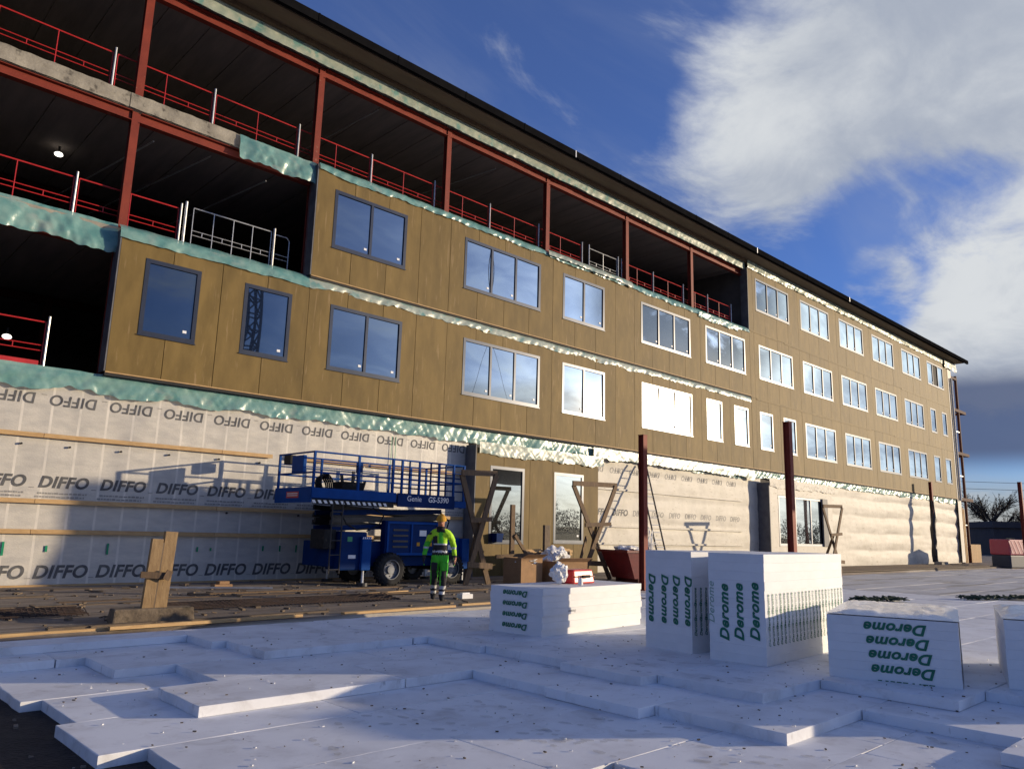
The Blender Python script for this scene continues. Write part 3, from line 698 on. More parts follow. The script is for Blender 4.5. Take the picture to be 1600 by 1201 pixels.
railing('guard_railing', 'long red guard railing along the open top floor, left and middle', 12.62, X4, 20.62, M_rail)
railing('guard_railing', 'pale metal guard railing section on the top floor between two red ones', 12.62, [24.0, 26.0], 20.58, M_galv)
railing('guard_railing', 'red guard railing at the far right end of the open top floor', 12.62, [26.3, 28.7, 31.2, 33.4, 35.7], 20.62, M_rail)
X3 = [4.42 - 2.58, 4.42, 7.0]
X3 = [4.42 - 5.16] + X3
railing('guard_railing', 'red guard railing on the third floor beside the left steel column', 8.92, X3, 20.62, M_rail)
t = thing('guard_railing', 'galvanised silver guard railing on the third floor with rounded end frame', 'guard rail', (7.1, 20.6, 8.92))
for x in (0.02, 2.62): MB().tube((x, 0, 0), (x, 0, 1.35), 0.035, 8).build('post', M_galv, t)
mb = MB(); rail_panel(mb, 0.25, 2.55, 0.05, 0.06, 1.2, 4); mb.build('rail_panel', M_galv, t)
mb = MB(); mb.path([(2.66, 0.06, 1.2), (3.05, 0.06, 1.2), (3.14, 0.06, 1.1), (3.14, 0.06, 0.0)], 0.018); mb.tube((2.66, .06, .6), (3.14, .06, .6), .013, 5).tube((2.66, .06, .47), (3.14, .06, .47), .013, 5); mb.build('end_frame', M_galv, t)
t2 = railing('guard_railing', 'short red guard railing on the second floor at the left edge', 5.12, [4.27 - 5.2, 4.27 - 2.6, 4.27], 20.62, M_rail)
MB().box(-0.1, 5.1, 0.03, 0.06, 0.02, 0.17).build('toe_board', M_rail, t2)
def work_lamp(p, label):
    t = thing('work_lamp', label, 'lamp', p)
    bm = bmesh.new(); bmesh.ops.create_uvsphere(bm, u_segments=12, v_segments=8, radius=0.09, matrix=Matrix.Diagonal((1.3, 1.0, .8, 1))); me = bpy.data.meshes.new('bulb'); bm.to_mesh(me); bm.free(); me.materials.append(M_lampw)
    link('bulb', me, t, (0, 0, -0.09)); MB().tube((0, 0, -0.02), (0, 0, 0.15), 0.03, 8).build('cord_grip', M_black, t)
    return t
work_lamp((4.6, 24.0, 12.02), 'glowing white work lamp under the third floor ceiling')
work_lamp((4.03, 24.0, 8.40 - 1.9), 'glowing white work lamp inside the second floor at the left edge')

# ================================================================== steel frame and columns outside
def steel_post(label, x, y, z0, z1, sz=0.19, rz=0.0, lean=0.0):
    t = thing('steel_column', label, 'steel column', (x, y, z0), rz)
    h = sz / 2; e = 0.016; H = z1 - z0
    mb = MB().box(-h, h, -h, -h + e, 0.02, H).box(-h, h, h - e, h, 0.02, H).box(-e / 2, e / 2, -h + e, h - e, 0.02, H)
    mb.build('shaft', M_steel, t); MB().box(-0.16, 0.16, -0.16, 0.16, 0, 0.02).build('base_plate', M_steel, t)
    MB().box(-h - .01, h + .01, -h - .01, h + .01, H, H + 0.015).build('cap_plate', M_steel, t)
    t.rotation_euler = (0, lean, rz)
    return t
steel_post('tall red-brown steel column beside the leaning ladder', 18.75, 13.9, 0.04, 4.56)
steel_post('tall red-brown steel column in front of the white ground floor window', 21.35, 10.6, 0.0, 4.98)
steel_post('dark steel column far off at the right edge of the picture', 55.8, 12.75, 0.0, 5.45, 0.2)
t = steel_post('far steel column with torn dark covering close to the white wall', 60.0, 19.2, 0.1, 5.9, 0.2)
def torn(u, v):
    a = 2 * math.pi * u; r = 0.17 + 0.10 * noise.noise((math.cos(a) * 1.4, math.sin(a) * 1.4, v * 4)) + 0.05 * noise.noise((v * 9, a, 1))
    return (r * math.cos(a) - 0.08 * math.sin(v * 5), r * math.sin(a), 0.2 + 4.3 * v)
MB().grid(torn, 14, 26).build('torn_cover', M_dkmetal, t, smooth=True, fix=False)
MB().box(-0.7, 0.6, -0.6, -0.1, -0.02, 0.25).build('footing_block', M_conc, t, bevel=0.02)
# balcony frame on the far gable
t = thing('balcony_frame', 'slender dark steel balcony frame on the far gable of the building', 'steel frame', (XE, 20.4, 0.1))
for (x, y) in ((2.6, 0.0), (2.6, 2.4)): MB().box(x - 0.09, x + 0.09, y - 0.09, y + 0.09, 0, 15.6).build('post', M_steeld, t)
for z in (5.0, 8.8, 12.45): 
    MB().box(0.02, 4.4, -0.1, 0.1, z, z + 0.24).build('bracket_beam', M_steeld, t); MB().box(0.02, 4.4, 2.3, 2.5, z, z + 0.24).build('bracket_beam', M_steeld, t); MB().box(4.2, 4.4, 0.11, 2.29, z + .02, z + 0.22).build('edge_beam', M_steeld, t)
for z in (3.0, 7.0, 10.7): MB().box(0.02, 2.5, -0.04, 0.04, z, z + 0.08).build('cross_tie', M_galv, t)
MB().box(0.02, 2.7, -0.1, 0.1, 15.2, 15.4).build('top_beam', M_steeld, t)
# timber uprights and a low slatted fence by the far corner
for i in range(4):
    tag(MB().box(-0.07, 0.07, -0.04, 0.04, 0, 4.6 - 0.1 * i).build('timber_upright', M_pine, None, (XE + 0.25 + 0.32 * i, 20.2, 0.1)), ('leftmost and tallest pine stud at the far corner of the building', 'second pine stud from the far corner of the building', 'third pine stud out from the far corner', 'outermost pine stud at the far corner, next to the slat fence')[i], 'timber', 'studs at the far corner')
t = thing('slat_fence', 'low pine slat fence past the far corner of the building', 'fence', (XE + 1.7, 20.0, 0.1))
for i in range(16): MB().box(0.16 * i, 0.16 * i + 0.1, 0, 0.03, 0.05, 1.5).build('slat', M_pine, t)
for z in (0.35, 1.2): MB().box(0, 2.6, 0.032, 0.07, z, z + 0.08).build('fence_rail', M_pine, t)

# ================================================================== scissor lift
def scissor_lift():
    t = thing('scissor_lift', 'blue scissor lift with railed platform parked against the membrane wall', 'scissor lift', (9.85, 17.5, 0.1))
    # platform
    dk = MB().box(0, 5.05, 0.0, 1.9, 2.20, 2.30).build('platform', M_blued, t)
    MB().box(-0.02, 2.55, -0.03, -0.002, 2.22, 2.47).build('side_plate', M_blue, dk); MB().box(2.6, 4.6, -0.05, -0.004, 2.10, 2.47).build('side_plate', M_blued, dk)
    MB().box(4.62, 5.05, -0.03, -0.002, 2.15, 2.34).build('side_plate', M_blue, dk)
    MB().box(-0.03, 0.0, 0, 1.9, 2.10, 2.49).build('end_plate', M_blue, dk); MB().box(0, 5.05, 1.902, 1.93, 2.2, 2.47).build('side_plate', M_blue, dk)
    lab = MB().box(-0.036, -0.031, 0.62, 1.25, 2.22, 2.38).build('warning_label', M_redp, dk)
    MB().box(-0.040, -0.037, 0.66, 1.21, 2.27, 2.29).box(-0.040, -0.037, 0.66, 1.21, 2.32, 2.345).build('label_lines', M_white, dk)
    MB().box(0.05, 2.5, -0.006, 0.02, 2.06, 2.19).build('lower_beam', M_black, dk)
    st = MB()
    for i in range(14):
        a = 0.05 + 0.165 * i; st.prism([(a, 2.09), (a + 0.085, 2.09), (a + 0.035, 2.17), (a - 0.05, 2.17)], -0.012, -0.008)
    st.build('hazard_stripes', M_white, dk)
    put_text(text_mesh('Genie', 0.21, M_white, 0, 0.004), dk, (3.15, -0.056, 2.33), *UPY); put_text(text_mesh('GS-5390', 0.21, M_white, 0.1, 0.02), dk, (4.0, -0.056, 2.33), *UPY)
    # rails
    def post(x, y, h=3.40): MB().box(x - 0.028, x + 0.028, y - 0.028, y + 0.028, 2.31, h).build('rail_post', M_blue, t)
    for x in (0.03, 1.35, 2.45, 2.75, 3.35, 4.05, 4.6, 5.0): post(x, 0.03)
    for x in (0.03, 1.3, 2.5, 3.6, 4.4, 5.0): post(x, 1.87)
    for y in (0.03, 1.87):
        for z in (2.86, 3.38): MB().tube((0.03, y, z), (5.0, y, z), 0.024, 8).build('rail_bar', M_blue, t)
        MB().tube((0.03, y, 3.14), (5.0, y, 3.14), 0.015, 6).build('rail_bar', M_blue, t)
    for x in (0.03, 5.0):
        for z in (2.86, 3.38): MB().tube((x, 0.03, z), (x, 1.87, z), 0.024, 8).build('rail_bar', M_blue, t)
    for z in (2.62, 3.0): MB().tube((2.45, 0.09, z), (5.0, 0.09, z), 0.02, 8).build('rail_bar', M_blued, t)
    for x in (3.05, 3.8, 4.35): MB().box(x - .02, x + .02, 0.075, 0.11, 2.31, 3.36).build('rail_post', M_blued, t)
    MB().box(0.0, 0.1, 0.55, 1.15, 2.88, 3.32).build('document_box', M_blue, t, bevel=0.02); MB().box(0.02, 0.2, 1.3, 1.65, 3.12, 3.36).build('control_box', M_black, t, bevel=0.02)
    MB().box(1.36, 1.5, 0.06, 0.2, 2.95, 3.2).build('control_box', M_blued, t, bevel=0.02)
    # folded scissor arms
    for k, z in enumerate((1.55, 1.75, 1.95)):
        for y in (0.45, 1.35):
            MB().beam((0.9, y, z - 0.07), (4.5, y, z + 0.08), 0.08, 0.13).build('scissor_arm', M_dkmetal if k % 2 else M_blued, t)
            MB().beam((0.9, y + 0.1, z + 0.08), (4.5, y + 0.1, z - 0.07), 0.08, 0.13).build('scissor_arm', M_dkmetal, t)
    # chassis
    ch = MB().box(0.75, 4.9, 0.3, 1.6, 0.5, 1.15).build('chassis', M_blued, t, bevel=0.03)
    MB().box(2.35, 4.2, 0.10, 0.34, 0.78, 1.72).build('engine_cover', M_blued, ch, bevel=0.03)
    fr = MB()
    for (a, b, c, d) in ((2.4, 4.15, 0.80, 0.86), (2.4, 4.15, 1.64, 1.70), (2.4, 2.46, 0.86, 1.64), (4.09, 4.15, 0.86, 1.64), (3.2, 3.25, 0.86, 1.64)): fr.box(a, b, 0.07, 0.099, c, d)
    fr.build('cover_frame', M_blue, ch)
    for z in (1.0, 1.15, 1.3, 1.45): MB().box(2.6, 3.1, 0.08, 0.098, z, z + 0.05).build('vent_slat', M_dkmetal, ch)
    MB().box(0.95, 1.75, 0.05, 0.75, 0.42, 1.40).build('power_box', M_blued, ch, bevel=0.04); MB().box(0.55, 0.9, 0.2, 0.9, 0.95, 1.45).build('battery_tray', M_black, ch, bevel=0.03)
    MB().box(4.3, 4.95, 0.05, 0.6, 0.5, 1.3).build('fuel_box', M_blue, ch, bevel=0.04)
    # outriggers
    for (x, y) in ((1.55, 0.0), (1.55, 1.75), (4.95, 0.0), (4.95, 1.75)):
        lg = MB().box(x, x + 0.28, y - 0.05, y + 0.2, 0.42, 1.28).build('outrigger', M_blue, t, bevel=0.02)
        MB().tube((x + 0.14, y + 0.08, 0.10), (x + 0.14, y + 0.08, 0.44), 0.035, 10).build('piston', M_white, lg); MB().tube((x + 0.14, y + 0.08, 0.015), (x + 0.14, y + 0.08, 0.10), 0.15, 14).build('foot_pad', M_dkmetal, lg)
    st = MB()
    for i in range(5): a = 1.54 + 0.06 * i; st.prism([(a, 1.22), (a + 0.03, 1.22), (a + 0.05, 1.27), (a + 0.02, 1.27)], -0.058, -0.054)
    st.build('hazard_stripes', M_white, t)
    # wheels
    for (x, y, s) in ((2.47, 0.02, -1), (4.55, 0.02, -1), (2.47, 1.85, 1), (4.55, 1.85, 1)):
        prof = [(0.24, -0.14), (0.36, -0.15), (0.415, -0.12), (0.43, -0.06), (0.43, 0.06), (0.415, 0.12), (0.36, 0.15), (0.24, 0.14)]
        def wf(u, v, x=x, y=y):
            i = min(int(v * 7 + 0.001), 7); r, yy = prof[i]; a = 2 * math.pi * u
            return (x + r * math.cos(a), y + yy, 0.43 + r * math.sin(a))
        wm_ = MB().grid(wf, 28, 7)
        for k in range(26):
            a = 2 * math.pi * k / 26; c_, s_ = math.cos(a), math.sin(a)
            for sg in (-1, 1): wm_.beam((x + 0.432 * c_, y + sg * 0.02, 0.43 + 0.432 * s_), (x + 0.425 * math.cos(a + 0.1), y + sg * 0.135, 0.43 + 0.425 * math.sin(a + 0.1)), 0.03, 0.045)
        wl = wm_.build('wheel', M_black, t, smooth=False, fix=False)
        MB().tube((x, y - 0.06, 0.43), (x, y + 0.06, 0.43), 0.26, 24).tube((x, y - 0.11, 0.43), (x, y + 0.11, 0.43), 0.11, 14).build('rim', M_rim, wl)
        rg = MB()
        def rgf(u, v, x=x, y=y): a = 2 * math.pi * u; r = 0.235 + 0.035 * v; return (x + r * math.cos(a), y + s * (0.125 + 0.02 * math.sin(v * math.pi)), 0.43 + r * math.sin(a))
        rg.grid(rgf, 28, 3).build('rim_flange', M_rim, wl, smooth=True, fix=False)
    for (pts, r) in (([(1.2, 0.28, 2.1), (1.0, 0.2, 1.85), (1.15, 0.15, 1.6), (1.5, 0.2, 1.45), (1.9, 0.25, 1.5)], 0.022), ([(2.0, 0.25, 2.05), (2.3, 0.15, 1.85), (2.2, 0.2, 1.6), (1.85, 0.25, 1.42)], 0.018), ([(4.3, 0.2, 2.0), (4.55, 0.1, 1.75), (4.45, 0.15, 1.4), (4.6, 0.3, 1.2)], 0.02)):
        MB().path(pts, r, 6).build('hydraulic_hose', M_black, t)
    for (x, z, wv, h, m) in ((1.15, 1.15, 0.14, 0.12, M_gtape), (1.2, 0.72, 0.22, 0.09, M_white), (3.5, 1.32, 0.24, 0.16, M_white), (3.42, 1.05, 0.1, 0.1, M_beanie), (3.85, 1.05, 0.1, 0.1, M_beanie), (4.5, 0.95, 0.2, 0.14, M_white)):
        y = {1.15: 0.05, 1.2: 0.05}.get(x, 0.10 if x < 4.3 else 0.05); MB().box(x, x + wv, y - 0.008, y - 0.003, z, z + h).build('decal', m, t)
    for k in range(5): MB().tube((0.62, -0.0, 0.45 + 0.36 * k), (0.92, -0.0, 0.45 + 0.36 * k), 0.016, 6).build('ladder_rung', M_dkmetal, t)
    for x in (0.62, 0.92): MB().tube((x, 0, 0.35), (x, 0, 2.15), 0.018, 6).build('ladder_stile', M_dkmetal, t)
    for x in (2.47, 4.55):
        for k in range(8): a = k * math.pi / 4; MB().tube((x + 0.17 * math.cos(a), -0.05, 0.43 + 0.17 * math.sin(a)), (x + 0.17 * math.cos(a), -0.02, 0.43 + 0.17 * math.sin(a)), 0.018, 6).build('wheel_nut', M_dkmetal, t)
    for x in (2.47, 4.55): MB().tube((x, 0.1, 0.43), (x, 1.8, 0.43), 0.08, 10).build('axle', M_dkmetal, t)
    return t
scissor_lift()
# things lying on the platform
t = MB()
for k in range(5):
    r = 0.28 - 0.012 * k; t.path([(r * math.cos(a) , 0.05 * k, 0.31 + r * math.sin(a)) for a in [2 * math.pi * i / 20 for i in range(21)]], 0.024, 6)
t = t.build('hose_coil', M_black, None, (10.62, 18.0, 2.41)); t.rotation_euler = (R(-12), 0, R(25)); tag(t, 'coil of black hose leaning inside the scissor lift platform', 'hose')
t = thing('tool_crate', 'black crate of tools standing on the scissor lift platform', 'crate', (11.35, 18.2, 2.405))
MB().quadbox([(-.28, -.2, 0), (.28, -.2, 0), (.28, .2, 0), (-.28, .2, 0), (-.36, -.26, .4), (.36, -.26, .4), (.36, .26, .4), (-.36, .26, .4)]).build('tub', M_black, t)
for (a, b, c) in ((-.2, 0.1, 0.62), (0.05, -.1, 0.7), (0.2, 0.1, 0.58), (0.5, 0.0, 0.45)): MB().beam((a * .6, b, 0.2), (a, b, c), 0.07, 0.05).build('tool', M_dkmetal, t)
tag(MB().box(0, 2.1, 0, 0.6, 0, 0.16).build('grey_board_stack', M_pineg, None, (12.0, 17.7, 2.405), bevel=0.01), 'grey boards lying flat on the scissor lift platform', 'boards')

# ================================================================== person
def person():
    t = thing('person', 'person in yellow-green and black work clothes and mustard beanie walking with head bowed', 'person', (11.15, 13.9, 0.05), R(-39))
    V = []; E = []; RD = []
    def j(p, r, par=None):
        V.append(p); RD.append(r if isinstance(r, tuple) else (r, r)); i = len(V) - 1
        if par is not None: E.append((par, i))
        return i
    pel = j((0, 0.0, 0.98), (0.165, 0.125)); wa = j((0, -0.01, 1.14), (0.17, 0.13), pel); ch_ = j((0, -0.015, 1.36), (0.19, 0.14), wa); uc = j((0, -0.01, 1.50), (0.15, 0.11), ch_)
    nk = j((0, -0.045, 1.60), 0.066, uc); h1 = j((0, -0.085, 1.68), (0.078, 0.085), nk); h2 = j((0, -0.10, 1.77), (0.088, 0.098), h1); j((0, -0.085, 1.84), (0.07, 0.075), h2)
    for s, el, wr, hd in ((-1, (-0.31, 0.03, 1.22), (-0.35, -0.05, 0.99), (-0.36, -0.08, 0.90)), (1, (0.30, 0.03, 1.21), (0.33, -0.08, 0.98), (0.34, -0.13, 0.90))):
        sh = j((s * 0.20, -0.005, 1.475), 0.088, uc); e = j(el, 0.068, sh); w1 = j(wr, 0.05, e); pm = j(hd, (0.042, 0.026), w1)
        base = Vector(hd)
        for k in range(4):
            off = Vector((0.0, -0.03 + 0.02 * k, 0)); ln = (0.075, 0.085, 0.08, 0.062)[k]
            f1 = j(tuple(base + off + Vector((0.004 * s, -0.006, -0.045))), 0.0095, pm); f2 = j(tuple(base + off + Vector((-0.006 * s, -0.012, -0.045 - ln * 0.55))), 0.009, f1); j(tuple(base + off + Vector((-0.022 * s, -0.018, -0.045 - ln))), 0.008, f2)
        t1 = j(tuple(base + Vector((-0.01 * s, -0.045, -0.005))), 0.011, pm); j(tuple(base + Vector((-0.02 * s, -0.06, -0.05))), 0.009, t1)
    for s, kn, an, to in ((-1, (-0.115, -0.01, 0.54), (-0.12, 0.13, 0.14), (-0.13, 0.01, 0.055)), (1, (0.095, -0.13, 0.55), (0.07, -0.17, 0.12), (0.075, -0.34, 0.05))):
        hp = j((s * 0.10, 0.0, 0.88), 0.118, pel); k = j(kn, 0.088, hp); mid = j(tuple((Vector(kn) + Vector(an)) / 2), 0.082, k); a = j(an, 0.062, mid)
        j((an[0], an[1] + 0.05, 0.045), 0.045, a); fm = j(((an[0] + to[0]) / 2, (an[1] + to[1]) / 2, 0.062), 0.048, a); j(to, (0.046, 0.036), fm)
    me = bpy.data.meshes.new('body'); me.from_pydata(V, E, []); ob = bpy.data.objects.new('body_source', me); C.objects.link(ob)
    ob.modifiers.new('skin', 'SKIN'); sl = me.skin_vertices[0].data
    for i, r in enumerate(RD): sl[i].radius = r; sl[i].use_root = (i == 0)
    sb = ob.modifiers.new('sub', 'SUBSURF'); sb.levels = 3; sb.render_levels = 3
    dg = bpy.context.evaluated_depsgraph_get(); bm_ = bpy.data.meshes.new_from_object(ob.evaluated_get(dg)); bpy.data.objects.remove(ob)
    bm_.name = 'body'; bm_.materials.clear()
    for m in (M_skin, M_hiv, M_navy, M_hivg, M_refl, M_black): bm_.materials.append(m)
    for p in bm_.polygons:
        x, y, z = p.center; p.use_smooth = True
        arm = abs(x) > 0.205 and z > 0.80 and z < 1.5
        if z > 1.575: mi = 0
        elif arm:
            if z < 0.955: mi = 2 if x < 0 else 0
            elif z < 1.0: mi = 2
            elif 1.14 < z < 1.18: mi = 4
            elif x < 0 and z < 1.3: mi = 3
            else: mi = 1
            if x < 0 and z > 1.44: mi = 2
        elif z > 1.5 and y < 0 and abs(x) < 0.09: mi = 2
        elif z > 1.245: mi = 2 if (x < -0.07 and y < 0 and z < 1.42 and abs(x + 0.12) < 0.05) else (3 if (abs(x) < 0.05 and y < 0) else 1)
        elif z > 1.215: mi = 4
        elif z > 1.10: mi = 2
        elif z > 1.06: mi = 4
        elif z > 1.0: mi = 2
        elif z > 0.84: mi = 3
        elif z > 0.34:
            mi = 2
            if abs(x) < 0.055 and z > 0.55: mi = 3
            if abs(x) > 0.17 or (abs(x) < 0.04): mi = 3
        elif z > 0.27: mi = 4
        elif z > 0.22: mi = 2
        elif z > 0.16: mi = 4
        else: mi = 5
        p.material_index = mi
    for v in bm_.vertices:     # cloth folds, and the nose and brow on the face
        if v.co.z < 1.56 and v.co.z > 0.13 and not (abs(v.co.x) > .3 and v.co.z < 0.95): v.co += v.normal * 0.012 * noise.noise(v.co * 11) + v.normal * 0.006 * noise.noise(v.co * 27)
        if 1.68 < v.co.z < 1.75 and v.co.y < -0.15 and abs(v.co.x) < 0.025: v.co.y -= 0.018
    body = link('body', bm_, t)
    # beanie
    def bf(u, v):
        a = 2 * math.pi * u; z = v
        r = 0.118 * math.cos(max(0, (z - 0.25)) / 0.75 * math.pi / 2) ** 0.55 if z > 0.25 else 0.122
        fold = 1 + 0.02 * math.sin(a * 14)
        return (r * 0.93 * fold * math.cos(a), -0.10 + r * 1.06 * fold * math.sin(a), 1.755 + 0.155 * z + (0.02 * math.sin(a)))
    MB().grid(bf, 40, 12).build('beanie', M_beanie, t, smooth=True, fix=False)
    for s in (-1, 1): 
        bm2 = bmesh.new(); bmesh.ops.create_uvsphere(bm2, u_segments=8, v_segments=6, radius=0.011); me2 = bpy.data.meshes.new('eye'); bm2.to_mesh(me2); bm2.free(); me2.materials.append(M_black); link('eye', me2, t, (0.032 * s, -0.183, 1.738))
    MB().box(-0.022, 0.022, -0.176, -0.16, 1.655, 1.664).build('mouth', M_redp, t)
    # collar, belt flap and trouser pockets
    def cf(u, v): a = 2 * math.pi * u; r = 0.095 + 0.012 * v; return (r * math.cos(a), -0.045 + r * 0.95 * math.sin(a), 1.545 + 0.07 * v - 0.02 * math.sin(a))
    MB().grid(cf, 24, 3).build('collar', M_navy, t, smooth=True, fix=False)
    for s, y0 in ((-1, -0.13), (1, -0.20)): MB().box(0.12 * s - 0.07, 0.12 * s + 0.07, y0, y0 + 0.06, 0.66, 0.84).build('holster_pocket', M_hivg if s > 0 else M_navy, t, bevel=0.02)
    return t
person()
tag(MB().box(0, 0.32, 0, 0.2, 0, 0.1).box(0.05, 0.27, 0.05, 0.15, 0.1, 0.13).build('small_box', M_foamc, None, (11.9, 13.95, 0.06)), 'small pale box on the ground just beside the walking person', 'box')

# ================================================================== foam stacks
def stack(label, x, y, z, rz, ln, wd, h, n, jit, group=None, mtl=M_foamc):
    t = thing('foam_stack', label, 'foam stack', (x, y, z), R(rz), group); th = h / n
    for i in range(n):
        o = board(ln + random.uniform(-0.004, 0.004), wd, th - 0.0006, t, random.uniform(-jit * 0.12, jit * 0.12), random.uniform(-jit, jit), i * th, mtl, 'foam_sheet', 0.0012)
    return t
DER = lambda s, m=M_green: text_mesh('Derome', s, m, 0.28, 0.034, 1.06, 1.12)
s1 = stack('low flat stack of white foam sheets with upside-down green print, red case on top', 9.05, 8.66, 0.0, 5, 2.9, 1.12, 0.73, 7, 0.018)
for i, z in enumerate((0.12, 0.29, 0.46, 0.63)): put_text(DER(0.13), s1, (-0.014, 0.56, z), *DNX)
put_text(text_mesh('Derome', 0.06, M_inkl, 0.28, 0.0), s1, (0.75, -0.022, 0.36), *DNY)
sA = stack('tall foam stack at the back left of the pair, green print reading downwards', 9.62, 6.30, 0.0, -4, 2.5, 0.84, 1.39, 12, 0.004)
for i, y in enumerate((0.06, 0.27, 0.48, 0.72)): put_text(DER(0.17, M_greenl if i == 3 - 1 + 0 and False else M_green), sA, (-0.005, y, 0.72), *CWX)
sB = stack('tall foam stack at the front of the pair, sunlit side, green print reading upwards', 9.50, 5.12, 0.0, 3.5, 2.75, 0.80, 1.40, 12, 0.004)
for i, y in enumerate((0.14, 0.36, 0.57)): put_text(DER(0.18), sB, (-0.005, y, 0.66 - 0.02 * i), *CCX)
put_text(text_mesh('Derome', 0.13, M_greenl, 0.28, 0.0, 1.02, 1.2), sB, (-0.005, 0.76, 0.74), *CCX)
Tg = text_mesh('Derome', 0.075, M_green, 0.28, 0.012); Tgl = text_mesh('Derome', 0.075, M_greenl, 0.28, 0.0)
for i in range(22):
    for k in range(3):
        put_text(Tg if (i * 7 + k * 3) % 5 else Tgl, sB, (0.10 + 0.122 * i, -0.0065, 0.36 + 0.20 * k), *CCY)
for i in range(10):
    for k in range(3): put_text(Tg, sA, (0.08 + 0.122 * i, -0.0065, 0.36 + 0.20 * k), *CCY)
def wrapped(label, x, y, rz, ln, wd, h, text=True, group=None):
    t = thing('wrapped_foam_pack', label, 'foam pack', (x, y, 0.0), R(rz), group)
    n = 7
    for i in range(n): board(ln, wd, h / n - 0.0006, t, random.uniform(-.0008, .0008), random.uniform(-.003, .003), i * h / n, M_foamc, 'foam_sheet', 0.0012)
    def top(u, v):
        X = -0.01 + (ln + 0.02) * u; Y = -0.01 + (wd + 0.02) * v
        ed = min(u, 1 - u) * ln; ed = min(ed, min(v, 1 - v) * wd)
        z = h + 0.012 + 0.035 * min(1, ed * 6) + 0.022 * noise.noise((X * 2, Y * 7, 3)) * min(1, ed * 8) + 0.02 * abs(noise.noise((X * 1.2, Y * 11, 8))) * min(1, ed * 10)
        return (X, Y, z)
    MB().grid(top, 30, 36).build('wrap_film', M_wrap, t, smooth=True, fix=False)
    def side(u, v):
        X = -0.006 + (ln + 0.012) * u; return (X, -0.008 - 0.012 * abs(noise.noise((X * 9, v * 2, 4))), h * v + 0.01)
    MB().grid(side, 40, 6).build('wrap_film', M_wrap, t, smooth=True, fix=False)
    if text:
        for i, z in enumerate((0.13, 0.29, 0.45, 0.61)): put_text(DER(0.165), t, (-0.006, wd * 0.42 + 0.02 * i, z), *DNX)
        dm = MB(); random.seed(2)
        for k in range(9): a = wd * 0.2 + k * 0.068; dm.box(-0.006, -0.003, a, a + random.uniform(.02, .06), 0.004, 0.014)
        dm.build('cut_print', M_green, t)['kind'] = 'stuff'
    return t
wrapped('film-wrapped white foam pack with four green words upside down', 9.98, 3.01, 17, 2.2, 1.40, 0.72)
wrapped('film-wrapped white foam pack cut off by the right picture edge', 10.90, 1.35, 17, 2.2, 1.40, 0.76)
# extra stack added out of view on the right to shade the foreground foam
stack('tall foam stack added unseen beyond the right picture edge to shade the foreground foam', 13.4, -0.85, 0.0, 6, 2.6, 1.2, 1.5, 15, 0.004)
t = thing('red_case', 'bright red plastic case lying on the low foam stack', 'case', (10.42, 9.22, 0.735), R(4))
MB().quadbox([(0, 0, 0), (0.62, 0, 0), (0.62, 0.42, 0), (0, 0.42, 0), (0.03, 0.04, 0.24), (0.59, 0.04, 0.24), (0.59, 0.38, 0.24), (0.03, 0.38, 0.24)]).build('shell', M_redcase, t, bevel=0.03)
MB().box(0.02, 0.6, -0.012, 0.43, 0.115, 0.13).build('seam_rib', M_skip, t); MB().box(0.2, 0.42, -0.05, -0.013, 0.10, 0.15).build('handle', M_black, t, bevel=0.01)
for z in (0.04, 0.08, 0.16): MB().box(0.622, 0.628, 0.06, 0.36, z, z + 0.015).build('rib', M_skip, t)
def wad(name, label, loc, s, mtl, seed, cat='plastic film'):
    bm = bmesh.new(); bmesh.ops.create_icosphere(bm, subdivisions=4, radius=1)
    for v in bm.verts:
        d = 1 + 0.5 * noise.noise(v.co * 2.1 + Vector((seed, 0, 0))) + 0.28 * abs(noise.noise(v.co * 6 + Vector((0, seed, 0))))
        v.co = Vector((v.co.x * s[0], v.co.y * s[1], v.co.z * s[2])) * d
    zm = min(v.co.z for v in bm.verts)
    for v in bm.verts: v.co.z -= zm
    me = bpy.data.meshes.new(name); bm.to_mesh(me); bm.free(); me.materials.append(mtl)
    return tag(link(name, me, None, loc), label, cat)
wad('film_wad', 'crumpled clear film beside the red case on the low stack', (10.12, 9.30, 0.735), (0.13, 0.13, 0.16), M_wrap, 1)
tag(MB().tube((0, 0, 0), (0, 0, 0.10), 0.045, 12).tube((0, 0, 0.10), (0, 0, 0.12), 0.03, 12).build('spray_can', M_foamc, None, (10.36, 9.02, 0.735)), 'small white can in front of the red case', 'can')

# ================================================================== trestles, posts, ladder, skip and clutter
def trestle(label, x, y, wd, h, rz=0.0, z=0.1, dx=0.0):
    t = thing('timber_trestle', label, 'trestle', (x, y, z), R(rz))
    a, b = (-wd * 0.36, 0, 0), (wd * 0.5, 0, h - 0.05)
    c, d = (wd * 0.42, 0.11, 0), (-wd * 0.5, 0.11, h - 0.1)
    MB().beam(a, b, 0.17, 0.05, 0, (0, 1, 0)).build('leg', M_pined, t); MB().beam(c, d, 0.17, 0.05, 0, (0, 1, 0)).build('leg', M_pined, t)
    MB().beam((-wd * 0.55, 0.045, h - 0.06), (wd * 0.55, 0.045, h), 0.16, 0.05, 0, (0, 1, 0)).build('top_bar', M_pined, t)
    MB().beam((-wd * 0.30, -0.055, h * 0.56), (wd * 0.34, -0.055, h * 0.58), 0.13, 0.05, 0, (0, 1, 0)).build('cross_bar', M_pined, t)
    MB().beam((-wd * 0.34, -0.055, h * 0.18), (wd * 0.40, -0.055, h * 0.16), 0.16, 0.05, 0, (0, 1, 0)).build('cross_bar', M_pined, t)
    MB().beam((wd * 0.1, 0.17, h * 0.55), (wd * 0.35, 1.1, 0.0), 0.05, 0.12).build('brace', M_pined, t)
    return t
trestle('crossed timber trestle standing just right of the walking person', 14.95, 16.9, 1.25, 3.2)
